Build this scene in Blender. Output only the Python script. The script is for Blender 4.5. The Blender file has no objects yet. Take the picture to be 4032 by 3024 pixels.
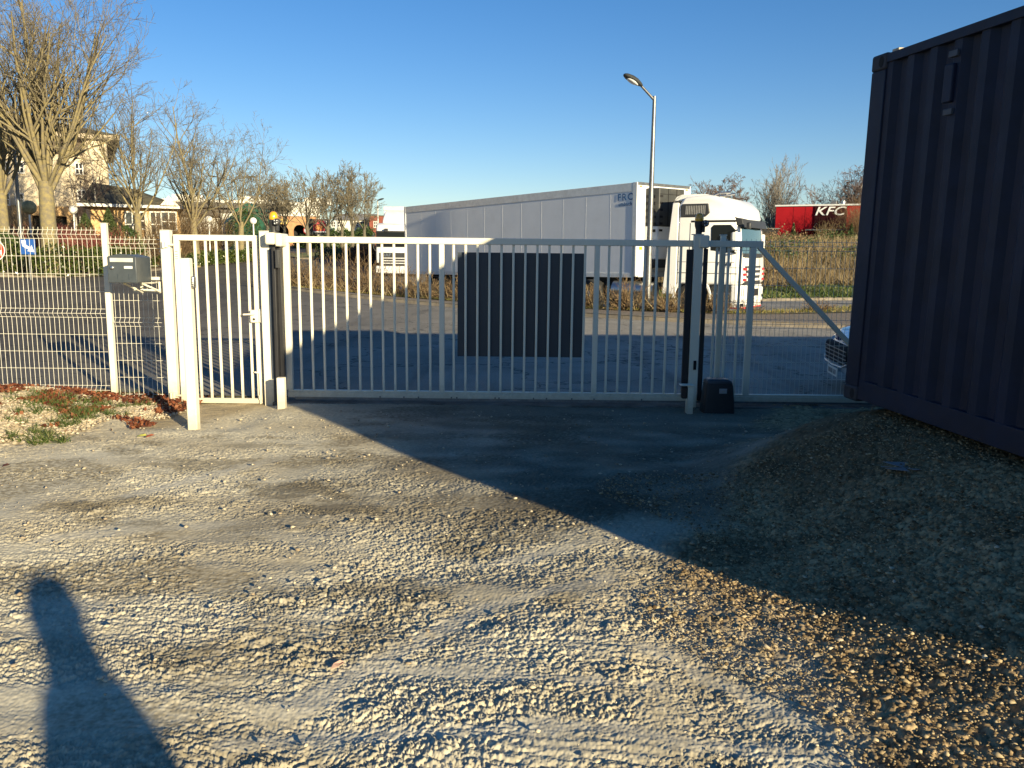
import bpy, math, random
import numpy as np
from mathutils import Vector, Matrix
R = math.radians
scene = bpy.context.scene
COL = scene.collection

# ------------------------------------------------------------------ camera
CAM_H = 1.72
PITCH = math.atan(0.1566); ROLL = math.atan(0.0105); FPX = 3261.0
_cp, _sp = math.cos(PITCH), math.sin(PITCH)
FW = np.array([0, _cp, -_sp]); _u0 = np.array([0, _sp, _cp]); _r0 = np.array([1., 0, 0])
RT = _r0*math.cos(ROLL) + _u0*math.sin(ROLL); UP = -_r0*math.sin(ROLL) + _u0*math.cos(ROLL)
CPOS = np.array([0, 0, CAM_H])
cam_d = bpy.data.cameras.new('camera'); cam = bpy.data.objects.new('camera', cam_d); COL.objects.link(cam)
cam_d.sensor_width = 36; cam_d.lens = 36*FPX/4032; cam_d.clip_end = 5000; cam_d.clip_start = 0.05
m = Matrix.Identity(4)
for i in range(3):
    m[i][0] = RT[i]; m[i][1] = UP[i]; m[i][2] = -FW[i]; m[i][3] = CPOS[i]
cam.matrix_world = m
scene.camera = cam

# ------------------------------------------------------------------ sky, sun, exposure
SUN_EL = R(12.9); SX, SY = 0.574, -0.819          # horizontal direction towards the sun
world = bpy.data.worlds.new('World'); scene.world = world; world.use_nodes = True
wn = world.node_tree.nodes; wl = world.node_tree.links; wn.clear()
sky = wn.new('ShaderNodeTexSky'); sky.sky_type = 'NISHITA'; sky.sun_disc = False
sky.sun_elevation = SUN_EL; sky.sun_rotation = math.atan2(SX, SY)
sky.air_density = 1.0; sky.dust_density = 0.1; sky.ozone_density = 1.6; sky.altitude = 100
bg = wn.new('ShaderNodeBackground'); bg.inputs['Strength'].default_value = 0.057
hs = wn.new('ShaderNodeHueSaturation'); hs.inputs['Saturation'].default_value = 1.25; tn = wn.new('ShaderNodeMix'); tn.data_type = 'RGBA'; tn.blend_type = 'MULTIPLY'; tn.inputs['Factor'].default_value = 1; tn.inputs['B'].default_value = (.90, .97, 1.20, 1); wl.new(sky.outputs[0], tn.inputs['A']); wl.new(tn.outputs['Result'], hs.inputs['Color'])
wo = wn.new('ShaderNodeOutputWorld'); wl.new(hs.outputs[0], bg.inputs[0]); wl.new(bg.outputs[0], wo.inputs[0])
sd = bpy.data.lights.new('sun', 'SUN'); sd.energy = 5.0; sd.angle = R(0.53); sd.color = (1.0, 0.85, 0.56)
sun = bpy.data.objects.new('sun', sd); COL.objects.link(sun)
sdir = Vector((SX*math.cos(SUN_EL), SY*math.cos(SUN_EL), math.sin(SUN_EL)))
sun.rotation_euler = sdir.to_track_quat('Z', 'Y').to_euler(); sun.location = (20, -30, 30)
scene.view_settings.view_transform = 'Standard'; scene.view_settings.look = 'None'
scene.view_settings.gamma = 1; scene.view_settings.exposure = 1.1

# ------------------------------------------------------------------ helpers
def at(px, py, Y):
    "the point of the photographed world seen at this pixel, Y metres ahead"
    d = FW + RT*(px-2016)/FPX - UP*(py-1512)/FPX
    return Vector(CPOS + d*(Y/d[1]))

def sstep(a, b, x):
    t = np.clip((x-a)/(b-a), 0, 1); return t*t*(3-2*t)

# terrain away from the yard: smooth surface through surveyed heights
_CT = np.array([(-15,14,0),(-5,14,0),(5,14,0),(15,14,0),(25,14,0),(-25,14,.05),(8,20,0),(3,22.5,0),(-2,26.8,0),
 (-20,32,.55),(-30,32,.6),(-14,32,.45),(-9,31,.35),(-12,20,.12),(-20,20,.2),(-19,50,.77),(-17.7,57,.97),(-15,65,1.1),
 (-12,80,1.5),(-12,120,2.5),(-40,60,1.3),(-40,120,2.6),(7,26.5,-.08),(3.5,28,-.12),(-1,33,-.28),(-5,38,-.4),(-7,44,-.1),
 (-8.5,55,.25),(-6,70,.8),(12,29,0),(15,34,0),(12,37,0.05),(22,37,0),(15,48,1.3),(17,60,2.6),(30,60,2.6),(10,60,2.2),(25,95,2.7),
 (35,95,2.7),(40,40,1),(0,60,.8),(0,95,2),(8,45,.4),(-60,200,3),(60,200,3),(0,200,3),(-100,60,2),(100,60,2)], float)
def _ker(d2): return np.sqrt(d2+9.0)
_D = ((_CT[:,None,:2]-_CT[None,:,:2])**2).sum(-1)
_W = np.linalg.solve(_ker(_D)+np.eye(len(_CT))*1e-3, _CT[:,2]-1.0)
def far_z(x, y):
    x = np.asarray(x, float); y = np.asarray(y, float)
    z = np.ones(np.broadcast(x, y).shape)
    for (cx, cy, _), w in zip(_CT, _W): z = z + w*_ker((x-cx)**2+(y-cy)**2)
    z = z*sstep(10.5, 15, y)
    return np.where((y > 230) | (np.abs(x) > 110), np.clip(z, 0, 3.0), z)

CAX = np.array([-0.155, 1.0]); CAX /= np.linalg.norm(CAX)      # long axis of the shipping container, going away
CORN = np.array([2.66, 6.55])                                  # its far left lower corner
def near_z(x, y):
    x = np.asarray(x, float); y = np.asarray(y, float)
    s = (CORN[0]-x)*CAX[0] + (CORN[1]-y)*CAX[1]                # distance back from the corner along the container
    d = (CORN[0]-x)*CAX[1] - (CORN[1]-y)*CAX[0]                # distance left of the container's face
    A = np.interp(s, [-1.6, -.9, -0.25, .3, 1.5, 3, 5, 9], [0, .06, .42, .53, .50, .44, .32, .18])
    wd = np.interp(s, [-1.5, 0, 2, 6], [1.05, 1.3, 1.7, 2.1])
    z = A*(1-sstep(-.25, 1, d/wd))
    z = z + .14*sstep(-4.3, -5.6, x)*sstep(6.6, 8.2, y)*(1-sstep(9.3, 10.2, y))
    z = z + .10*sstep(.7, 2.0, x)*(1-sstep(3.1, 4.8, y))*(1-sstep(4.5, 7, x)) + .055*sstep(-.8, .6, x)*(1-sstep(5.5, 7.5, y))
    pad = sstep(7.75, 8.2, y)*(1-sstep(9.6, 9.9, y))*sstep(-3.95, -3.75, x)*(1-sstep(-2.85, -2.45, x))
    return z - .035*pad
def gz(x, y):
    return near_z(x, y) + far_z(x, y)
def on_ground(px, py, off=0.0):
    d = FW + RT*(px-2016)/FPX - UP*(py-1512)/FPX
    t = np.linspace(2, 260, 6000); P = CPOS[None] + d[None]*t[:, None]
    h = P[:,2] - gz(P[:,0], P[:,1]) - off
    k = int(np.argmax(h < 0)); return Vector(P[k])

def hashn(ix, iy, seed=0):
    h = (ix.astype(np.int64)*374761393 + iy.astype(np.int64)*668265263 + seed*982451653) & 0xffffffff
    h = ((h ^ (h >> 13))*1274126177) & 0xffffffff
    h = (h ^ (h >> 16)) & 0xffffffff
    return h/4294967295.0
def vnoise(x, y, seed=0):
    ix = np.floor(x); iy = np.floor(y); fx = x-ix; fy = y-iy
    ux = fx*fx*fx*(fx*(fx*6-15)+10); uy = fy*fy*fy*(fy*(fy*6-15)+10)
    def g(a, b):
        an = hashn(ix+a, iy+b, seed)*2*np.pi
        return np.cos(an)*(fx-a) + np.sin(an)*(fy-b)
    n0 = g(0,0)*(1-ux)+g(1,0)*ux; n1 = g(0,1)*(1-ux)+g(1,1)*ux
    return (n0*(1-uy)+n1*uy)*1.5
def domes(x, y, cell, seed=0, dens=1.0):
    "stones lying in the surface: height 0..1 and the stone's random number"
    gx = x/cell; gy = y/cell; ix = np.floor(gx); iy = np.floor(gy)
    best = np.zeros_like(x); rid = np.zeros_like(x)
    for a in (-1, 0, 1):
        for b in (-1, 0, 1):
            cx = ix+a; cy = iy+b
            px = cx+hashn(cx, cy, seed); py = cy+hashn(cx, cy, seed+1)
            r = .32+.5*hashn(cx, cy, seed+2); keep = hashn(cx, cy, seed+3) < dens
            el = .7+.6*hashn(cx, cy, seed+4)
            d2 = ((gx-px)*el)**2+((gy-py)/el)**2
            h = np.where(keep, np.sqrt(np.clip(1-d2/(r*r), 0, 1))*r*1.3, 0)
            sel = h > best; best = np.where(sel, h, best); rid = np.where(sel, hashn(cx, cy, seed+7), rid)
    return best, rid

def mesh_np(name, V, F, mats=None, parent=None, smooth=False, loc=None):
    V = np.ascontiguousarray(V, dtype=np.float32); F = np.ascontiguousarray(F, dtype=np.int32); k = F.shape[1]
    me = bpy.data.meshes.new(name)
    me.vertices.add(len(V)); me.vertices.foreach_set('co', V.ravel())
    me.loops.add(F.size); me.loops.foreach_set('vertex_index', F.ravel())
    me.polygons.add(len(F)); me.polygons.foreach_set('loop_start', np.arange(0, F.size, k, dtype=np.int32))
    if smooth: me.polygons.foreach_set('use_smooth', np.ones(len(F), dtype=bool))
    me.update(calc_edges=True); me.validate()
    o = bpy.data.objects.new(name, me); COL.objects.link(o)
    if mats is not None: me.materials.append(mats)
    if parent is not None: o.parent = parent
    if loc is not None: o.location = loc
    return o

def tag(o, label=None, cat=None, group=None, kind=None):
    if label: o['label'] = label
    if cat: o['category'] = cat
    if group: o['group'] = group
    if kind: o['kind'] = kind
    return o
def thing(name, label, cat, loc=(0,0,0), rz=0.0, group=None, rx=0.0):
    o = bpy.data.objects.new(name, None); COL.objects.link(o); o.empty_display_size = .2
    o.location = loc; o.rotation_euler = (rx, 0, rz); return tag(o, label, cat, group)

class MB:
    "collects simple solids and links them as one mesh"
    def __init__(s): s.v = []; s.f = []
    def add(s, vs, fs):
        n = len(s.v); s.v += [tuple(p) for p in vs]; s.f += [tuple(i+n for i in f) for f in fs]; return s
    def box(s, x0, x1, y0, y1, z0, z1):
        return s.add([(x0,y0,z0),(x1,y0,z0),(x1,y1,z0),(x0,y1,z0),(x0,y0,z1),(x1,y0,z1),(x1,y1,z1),(x0,y1,z1)],
                     [(0,3,2,1),(4,5,6,7),(0,1,5,4),(1,2,6,5),(2,3,7,6),(3,0,4,7)])
    def bar(s, p0, p1, w, h, upv=(0,0,1)):
        p0 = Vector(p0); p1 = Vector(p1); d = (p1-p0).normalized(); a = d.cross(Vector(upv))
        if a.length < 1e-4: a = d.cross(Vector((0,1,0)))
        a.normalize(); b = a.cross(d)
        q = [p+a*(w/2*i)+b*(h/2*j) for p in (p0, p1) for i, j in ((-1,-1),(1,-1),(1,1),(-1,1))]
        return s.add(q, [(0,1,2,3),(7,6,5,4),(0,4,5,1),(1,5,6,2),(2,6,7,3),(3,7,4,0)])
    def tube(s, pts, rad, n=8, cap=True):
        pts = [Vector(p) for p in pts]
        if not hasattr(rad, '__len__'): rad = [rad]*len(pts)
        vs = []; fs = []; a = None
        for i, p in enumerate(pts):
            d = (pts[min(i+1, len(pts)-1)]-pts[max(i-1, 0)]).normalized()
            if a is None: a = d.cross(Vector((0,0,1))) if abs(d.z) < .95 else d.cross(Vector((0,1,0)))
            a = (a-d*a.dot(d)).normalized(); b = d.cross(a)
            for k in range(n):
                t = 2*math.pi*k/n; vs.append(p+(a*math.cos(t)+b*math.sin(t))*rad[i])
        for i in range(len(pts)-1):
            for k in range(n): fs.append((i*n+k, i*n+(k+1)%n, (i+1)*n+(k+1)%n, (i+1)*n+k))
        if cap: fs.append(tuple(range(n))[::-1]); fs.append(tuple((len(pts)-1)*n+k for k in range(n)))
        return s.add(vs, fs)
    def prism(s, poly, lo, hi, axis='x'):
        "extrude a 2D outline; axis x: outline is (y,z); y: (x,z); z: (x,y)"
        n = len(poly); vs = []
        for t in (lo, hi):
            for a, b in poly: vs.append({'x': (t,a,b), 'y': (a,t,b), 'z': (a,b,t)}[axis])
        fs = [tuple(range(n)), tuple(range(n, 2*n))[::-1]]+[(i, i+n, (i+1)%n+n, (i+1)%n) for i in range(n)]
        return s.add(vs, fs)
    def loft(s, rings, cap=True):
        n = len(rings[0]); vs = [p for r in rings for p in r]; fs = []
        for i in range(len(rings)-1):
            for k in range(n): fs.append((i*n+k, i*n+(k+1)%n, (i+1)*n+(k+1)%n, (i+1)*n+k))
        if cap: fs.append(tuple(range(n))[::-1]); fs.append(tuple((len(rings)-1)*n+k for k in range(n)))
        return s.add(vs, fs)
    def lathe(s, prof, c=(0,0,0), n=20, axis='z'):
        vs = []; fs = []; m_ = len(prof)
        for r, h in prof:
            for k in range(n):
                t = 2*math.pi*k/n; a, b = r*math.cos(t), r*math.sin(t)
                q = {'z': (a,b,h), 'x': (h,a,b), 'y': (a,h,b)}[axis]; vs.append((c[0]+q[0], c[1]+q[1], c[2]+q[2]))
        for i in range(m_-1):
            for k in range(n): fs.append((i*n+k, i*n+(k+1)%n, (i+1)*n+(k+1)%n, (i+1)*n+k))
        fs.append(tuple(range(n))[::-1]); fs.append(tuple((m_-1)*n+k for k in range(n)))
        return s.add(vs, fs)
    def build(s, name, mat_, parent=None, bevel=0.0, smooth=False, seg=2):
        me = bpy.data.meshes.new(name); me.from_pydata(s.v, [], s.f); me.update()
        import bmesh
        bm = bmesh.new(); bm.from_mesh(me); bmesh.ops.recalc_face_normals(bm, faces=bm.faces); bm.to_mesh(me); bm.free()
        me.materials.append(mat_)
        o = bpy.data.objects.new(name, me); COL.objects.link(o)
        if parent is not None: o.parent = parent
        if bevel:
            b = o.modifiers.new('bevel', 'BEVEL'); b.width = bevel; b.segments = seg; b.limit_method = 'ANGLE'; b.angle_limit = R(35)
        if smooth or bevel:
            for p in me.polygons: p.use_smooth = True
            if hasattr(me, 'set_sharp_from_angle'): me.set_sharp_from_angle(angle=R(38))
        return o

def copy_tree(o, parent=None):
    c = o.copy(); COL.objects.link(c)
    if parent is not None: c.parent = parent
    for ch in o.children: copy_tree(ch, c)
    return c

def text_mesh(name, body, size, mat_, parent, M, extrude=.004, shear=0, offset=0, squash=1.0, spacing=1.0):
    cu = bpy.data.curves.new(name, 'FONT'); cu.body = body; cu.size = size; cu.extrude = extrude; cu.shear = shear
    cu.offset = offset; cu.align_x = 'CENTER'; cu.align_y = 'CENTER'; cu.space_character = spacing
    t = bpy.data.objects.new(name+'_tmp', cu); COL.objects.link(t)
    bpy.context.view_layer.update()
    dg = bpy.context.evaluated_depsgraph_get()
    me = bpy.data.meshes.new_from_object(t.evaluated_get(dg)); me.name = name
    vs_ = [v.co for v in me.vertices]; cx_ = (min(v.x for v in vs_)+max(v.x for v in vs_))/2; cy_ = (min(v.y for v in vs_)+max(v.y for v in vs_))/2; me.transform(Matrix.Translation((-cx_, -cy_, 0)))
    bpy.data.objects.remove(t); bpy.data.curves.remove(cu)
    me.transform(M @ Matrix.Diagonal((squash, 1, 1, 1))); me.materials.clear(); me.materials.append(mat_)
    o = bpy.data.objects.new(name, me); COL.objects.link(o); o.parent = parent; return o

# ------------------------------------------------------------------ materials
def mat(name, col, rough=.6, metal=0.0, var=.12, vscale=6.0, bump=0.0, bscale=60.0, col2=None, spec=.5, coat=0.0, dirt=0.0, dirtcol=(.10,.08,.05), dscale=2.0):
    mt = bpy.data.materials.new(name); mt.use_nodes = True; nt = mt.node_tree; n = nt.nodes; l = nt.links
    b = n['Principled BSDF']; b.inputs['Roughness'].default_value = rough; b.inputs['Metallic'].default_value = metal
    b.inputs['Specular IOR Level'].default_value = spec; b.inputs['Coat Weight'].default_value = coat
    tc = n.new('ShaderNodeTexCoord'); ns = n.new('ShaderNodeTexNoise'); ns.inputs['Scale'].default_value = vscale
    ns.inputs['Detail'].default_value = 6; ns.inputs['Roughness'].default_value = .6
    l.new(tc.outputs['Object'], ns.inputs['Vector'])
    mx = n.new('ShaderNodeMix'); mx.data_type = 'RGBA'
    c2 = col2 if col2 else tuple(c*(1-var*2) for c in col)
    mx.inputs['A'].default_value = (*c2, 1); mx.inputs['B'].default_value = (*(col if col2 else tuple(min(1, c*(1+var*.5)) for c in col)), 1)
    rp = n.new('ShaderNodeMapRange'); rp.inputs['From Min'].default_value = .35; rp.inputs['From Max'].default_value = .65
    l.new(ns.outputs['Fac'], rp.inputs['Value']); l.new(rp.outputs[0], mx.inputs['Factor'])
    out = mx.outputs['Result']
    if dirt:
        n2 = n.new('ShaderNodeTexNoise'); n2.inputs['Scale'].default_value = dscale; n2.inputs['Detail'].default_value = 9; n2.inputs['Roughness'].default_value = .72
        l.new(tc.outputs['Object'], n2.inputs['Vector'])
        r2 = n.new('ShaderNodeMapRange'); r2.inputs['From Min'].default_value = .5; r2.inputs['From Max'].default_value = .75; r2.inputs['To Max'].default_value = dirt
        l.new(n2.outputs['Fac'], r2.inputs['Value'])
        m2 = n.new('ShaderNodeMix'); m2.data_type = 'RGBA'; m2.inputs['B'].default_value = (*dirtcol, 1)
        l.new(r2.outputs[0], m2.inputs['Factor']); l.new(out, m2.inputs['A']); out = m2.outputs['Result']
    l.new(out, b.inputs['Base Color'])
    if bump:
        n3 = n.new('ShaderNodeTexNoise'); n3.inputs['Scale'].default_value = bscale; n3.inputs['Detail'].default_value = 5
        l.new(tc.outputs['Object'], n3.inputs['Vector'])
        bp = n.new('ShaderNodeBump'); bp.inputs['Strength'].default_value = bump; bp.inputs['Distance'].default_value = .02
        l.new(n3.outputs['Fac'], bp.inputs['Height']); l.new(bp.outputs[0], b.inputs['Normal'])
    return mt

def island_mat(name, cols, rough=.7, trans=0.0, spec=.3):
    "each leaf, blade or stone takes its own colour"
    mt = bpy.data.materials.new(name); mt.use_nodes = True; nt = mt.node_tree; n = nt.nodes; l = nt.links
    b = n['Principled BSDF']; b.inputs['Roughness'].default_value = rough; b.inputs['Specular IOR Level'].default_value = spec
    g = n.new('ShaderNodeNewGeometry'); cr = n.new('ShaderNodeValToRGB'); cr.color_ramp.interpolation = 'LINEAR'
    e = cr.color_ramp.elements
    while len(e) < len(cols): e.new(.5)
    for i, c in enumerate(cols): e[i].position = i/(len(cols)-1); e[i].color = (*c, 1)
    l.new(g.outputs['Random Per Island'], cr.inputs['Fac']); l.new(cr.outputs[0], b.inputs['Base Color'])
    if trans:
        tr = n.new('ShaderNodeBsdfTranslucent'); l.new(cr.outputs[0], tr.inputs['Color'])
        ms = n.new('ShaderNodeMixShader'); ms.inputs['Fac'].default_value = trans
        l.new(b.outputs[0], ms.inputs[1]); l.new(tr.outputs[0], ms.inputs[2]); l.new(ms.outputs[0], n['Material Output'].inputs['Surface'])
    return mt

M_white = mat('white_paint', (.76,.71,.57), .38, var=.03, vscale=3, dirt=.25, dirtcol=(.45,.40,.32), dscale=3)
def splash(mt):
    "mud splashed up the foot of the white steelwork"
    n = mt.node_tree.nodes; l = mt.node_tree.links; b = n['Principled BSDF']; src = b.inputs['Base Color'].links[0].from_socket
    tc = n.new('ShaderNodeTexCoord'); sp = n.new('ShaderNodeSeparateXYZ'); l.new(tc.outputs['Object'], sp.inputs[0])
    nz = n.new('ShaderNodeTexNoise'); nz.inputs['Scale'].default_value = 16; nz.inputs['Detail'].default_value = 8; nz.inputs['Roughness'].default_value = .75; l.new(tc.outputs['Object'], nz.inputs['Vector'])
    a = n.new('ShaderNodeMapRange'); a.inputs['From Min'].default_value = .34; a.inputs['From Max'].default_value = -.03; l.new(sp.outputs['Z'], a.inputs['Value'])
    m1 = n.new('ShaderNodeMath'); m1.operation = 'ADD'; l.new(a.outputs[0], m1.inputs[0]); l.new(nz.outputs['Fac'], m1.inputs[1])
    r = n.new('ShaderNodeMapRange'); r.inputs['From Min'].default_value = .78; r.inputs['From Max'].default_value = 1.25; r.inputs['To Max'].default_value = .5; l.new(m1.outputs[0], r.inputs['Value'])
    mx = n.new('ShaderNodeMix'); mx.data_type = 'RGBA'; mx.inputs['B'].default_value = (.33,.27,.17,1); l.new(r.outputs[0], mx.inputs['Factor']); l.new(src, mx.inputs['A']); l.new(mx.outputs['Result'], b.inputs['Base Color'])
splash(M_white)
M_bracket = mat('white_bracket', (.76,.71,.57), .4, var=.04)
M_wire = mat('white_wire', (.74,.70,.58), .45, var=.04)
M_black = mat('black_rubber', (.014,.014,.016), .55, var=.1, dirt=.25, dirtcol=(.05,.045,.04))
M_anth = mat('anthracite_panel', (.028,.040,.056), .5, var=.06, vscale=2, dirt=.15, dirtcol=(.07,.07,.07))
M_boxm = mat('mailbox_paint', (.055,.066,.075), .42, var=.08, vscale=12)
M_darkgap = mat('dark_gap', (.008,.008,.009), .9, var=0)
M_alu = mat('brushed_metal', (.55,.55,.54), .35, 1.0, var=.1, vscale=20)
M_steel = mat('galvanised_steel', (.20,.205,.21), .42, .7, var=.15, vscale=14, dirt=.3, dirtcol=(.12,.11,.1))
M_cont = mat('container_blue', (.006,.012,.036), .6, spec=.35, var=.18, vscale=4, bump=.25, bscale=160, dirt=.22, dirtcol=(.030,.032,.042), dscale=1.6)
M_contd = mat('container_dark', (.022,.026,.04), .7, var=.2, vscale=8, dirt=.4, dirtcol=(.07,.04,.025))
M_trail = mat('trailer_side', (.80,.80,.79), .45, var=.02, vscale=1.2, dirt=.3, dirtcol=(.60,.59,.56), dscale=1.1)
M_trim = mat('trailer_trim', (.74,.74,.72), .4, .2, var=.06, dirt=.3, dirtcol=(.25,.22,.18))
M_seam = mat('panel_seam', (.66,.66,.65), .6, var=.05)
M_cab = mat('cab_paint', (.80,.79,.76), .28, var=.02, vscale=2, coat=.4, dirt=.12, dirtcol=(.45,.42,.36), dscale=1.5)
M_plastic = mat('dark_plastic', (.035,.036,.038), .5, var=.1)
M_greyp = mat('grey_plastic', (.034,.036,.034), .55, var=.1, vscale=5, dirt=.3, dirtcol=(.16,.14,.11))
M_glass = mat('cab_glass', (.008,.010,.012), .12, var=0, spec=.35)
M_wind = mat('windscreen_glass', (.05,.10,.13), .05, var=0, spec=1.0, coat=1.0)
M_tyre = mat('tyre_rubber', (.02,.02,.02), .8, var=.15, bump=.3, bscale=40)
M_rim = mat('wheel_rim', (.42,.42,.41), .45, .5, var=.15, dirt=.5)
M_chas = mat('chassis_paint', (.03,.028,.026), .7, var=.2, dirt=.6, dirtcol=(.12,.09,.06))
M_red = mat('red_trim', (.60,.03,.03), .4, var=.05)
M_blue_t = mat('blue_lettering', (.05,.14,.30), .5, var=.05)
M_amber = mat('amber_lens', (.75,.36,.02), .2, var=.05, spec=.8)
M_lens = mat('clear_lens', (.65,.66,.66), .12, var=.1, spec=.9)
M_paperw = mat('label_paper', (.75,.73,.66), .6, var=.05)
M_paperg = mat('label_print', (.30,.29,.26), .6, var=.05)

def asphalt(name, c1, c2, fine=(.7, 1.25), crack=.0, tint2=None):
    mt = bpy.data.materials.new(name); mt.use_nodes = True; nt = mt.node_tree; n = nt.nodes; l = nt.links
    b = n['Principled BSDF']; b.inputs['Roughness'].default_value = .85; b.inputs['Specular IOR Level'].default_value = .25
    tc = n.new('ShaderNodeTexCoord')
    def noise(s, d=6, r=.6, vec=None):
        q = n.new('ShaderNodeTexNoise'); q.inputs['Scale'].default_value = s; q.inputs['Detail'].default_value = d; q.inputs['Roughness'].default_value = r
        l.new(vec or tc.outputs['Object'], q.inputs['Vector']); return q.outputs['Fac']
    def rng(v, a, b_, c=0., d=1.):
        q = n.new('ShaderNodeMapRange'); q.inputs['From Min'].default_value = a; q.inputs['From Max'].default_value = b_
        q.inputs['To Min'].default_value = c; q.inputs['To Max'].default_value = d; l.new(v, q.inputs['Value']); return q.outputs[0]
    def mix(f, a, b_, mode='MIX'):
        q = n.new('ShaderNodeMix'); q.data_type = 'RGBA'; q.blend_type = mode
        for s_, v in (('Factor', f), ('A', a), ('B', b_)):
            if isinstance(v, (int, float)): q.inputs[s_].default_value = v
            elif isinstance(v, tuple): q.inputs[s_].default_value = (*v, 1)
            else: l.new(v, q.inputs[s_])
        return q.outputs['Result']
    sx = n.new('ShaderNodeSeparateXYZ'); l.new(tc.outputs['Object'], sx.inputs[0])
    if tint2:      # older bleached surface on the right half of the street
        base = mix(rng(sx.outputs['X'], -9, 1), mix(rng(noise(.35), .38, .62), c1, c2), mix(rng(noise(.5), .38, .62), tint2, tuple(v*.72 for v in tint2)))
    else: base = mix(rng(noise(.35), .38, .62), c1, c2)
    mp = n.new('ShaderNodeMapping'); mp.inputs['Rotation'].default_value = (0, 0, R(38)); mp.inputs['Scale'].default_value = (1, .09, 1)
    l.new(tc.outputs['Object'], mp.inputs['Vector'])
    base = mix(rng(noise(1.4, 5, .6, mp.outputs[0]), .55, .72, 0, .45), base, tuple(v*.45 for v in c1))
    base = mix(rng(noise(1.1, 4, .6, mp.outputs[0]), .63, .68, 0, .5), base, tuple(min(1, v*2.0) for v in c2))
    g = rng(noise(70, 3, .8), .3, .7, fine[0], fine[1])
    cg = n.new('ShaderNodeCombineXYZ'); [l.new(g, cg.inputs[i]) for i in range(3)]
    base = mix(1.0, base, cg.outputs[0], 'MULTIPLY')
    if crack:
        v = n.new('ShaderNodeTexVoronoi'); v.feature = 'DISTANCE_TO_EDGE'; v.inputs['Scale'].default_value = .45
        w = n.new('ShaderNodeVectorMath'); w.operation = 'ADD'; nz = n.new('ShaderNodeTexNoise'); nz.inputs['Scale'].default_value = 2.5; nz.inputs['Detail'].default_value = 5
        l.new(tc.outputs['Object'], nz.inputs['Vector']); l.new(tc.outputs['Object'], w.inputs[0]); l.new(nz.outputs['Color'], w.inputs[1]); l.new(w.outputs[0], v.inputs['Vector'])
        base = mix(rng(v.outputs['Distance'], .004, .014, crack, 0), base, (.03,.028,.025))
    l.new(base, b.inputs['Base Color'])
    bp = n.new('ShaderNodeBump'); bp.inputs['Strength'].default_value = .5; bp.inputs['Distance'].default_value = .01
    l.new(noise(120, 2), bp.inputs['Height']); l.new(bp.outputs[0], b.inputs['Normal'])
    return mt
M_road = asphalt('asphalt', (.085,.078,.068), (.115,.105,.09), crack=.7, tint2=(.36,.33,.275))
M_soil = mat('verge_soil', (.15,.115,.07), .95, var=.3, vscale=1.2, bump=.6, bscale=12, col2=(.11,.12,.045))
M_soilb = mat('planting_soil', (.16,.09,.05), .95, var=.3, vscale=2, bump=.6, bscale=14)
M_lawn = mat('lawn', (.12,.17,.04), .95, var=.3, vscale=1, bump=.6, bscale=20, col2=(.16,.15,.06))
M_kerb = mat('kerb_concrete', (.22,.19,.15), .85, var=.2, vscale=3, dirt=.5, dirtcol=(.12,.1,.08), bump=.3)
M_field = mat('field_earth', (.16,.125,.06), .95, var=.3, vscale=.6, bump=.5, bscale=9, col2=(.10,.12,.04))

def paver_mat():
    mt = bpy.data.materials.new('paving_blocks'); mt.use_nodes = True; nt = mt.node_tree; n = nt.nodes; l = nt.links
    b = n['Principled BSDF']; b.inputs['Roughness'].default_value = .9
    tc = n.new('ShaderNodeTexCoord'); mp = n.new('ShaderNodeMapping'); mp.inputs['Rotation'].default_value = (0,0,R(40)); l.new(tc.outputs['Object'], mp.inputs[0])
    br = n.new('ShaderNodeTexBrick'); br.inputs['Scale'].default_value = 1.0; br.inputs['Brick Width'].default_value = .24; br.inputs['Row Height'].default_value = .24
    br.inputs['Mortar Size'].default_value = .018; br.inputs['Color1'].default_value = (.17,.135,.10,1); br.inputs['Color2'].default_value = (.22,.17,.125,1); br.inputs['Mortar'].default_value = (.10,.08,.055,1)
    l.new(mp.outputs[0], br.inputs['Vector'])
    ns = n.new('ShaderNodeTexNoise'); ns.inputs['Scale'].default_value = .9; ns.inputs['Detail'].default_value = 8; l.new(tc.outputs['Object'], ns.inputs['Vector'])
    rp = n.new('ShaderNodeMapRange'); rp.inputs['From Min'].default_value = .45; rp.inputs['From Max'].default_value = .65; rp.inputs['To Max'].default_value = .75; l.new(ns.outputs['Fac'], rp.inputs['Value'])
    mx = n.new('ShaderNodeMix'); mx.data_type = 'RGBA'; mx.inputs['B'].default_value = (.17,.14,.10,1); l.new(rp.outputs[0], mx.inputs['Factor']); l.new(br.outputs['Color'], mx.inputs['A'])
    l.new(mx.outputs['Result'], b.inputs['Base Color']); return mt
M_paver = paver_mat()

M_leaf = island_mat('laurel_leaves', [(.015,.025,.006),(.035,.055,.01),(.06,.085,.016),(.11,.12,.028)], .3, .15, .5)
M_leaf2 = island_mat('conifer_needles', [(.02,.035,.012),(.05,.07,.02),(.08,.10,.035)], .7, .1)
M_leafd = island_mat('dark_leaves', [(.015,.03,.01),(.04,.07,.018),(.07,.11,.03)], .5, .1)
M_redtw = island_mat('red_twigs', [(.10,.025,.02),(.22,.05,.045),(.34,.16,.12)], .7)
M_brown = island_mat('brown_twigs', [(.07,.045,.025),(.15,.10,.055),(.24,.17,.09)], .85)
M_dry = island_mat('dry_stalks', [(.08,.06,.032),(.20,.145,.07),(.33,.25,.135),(.46,.37,.22)], .85, .25)
M_grass = island_mat('green_blades', [(.03,.055,.01),(.06,.10,.018),(.11,.155,.035),(.22,.20,.09)], .7, .3)
M_litter = island_mat('fallen_leaves', [(.05,.015,.008),(.11,.03,.014),(.17,.05,.02),(.22,.09,.04)], .7, .1)
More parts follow.
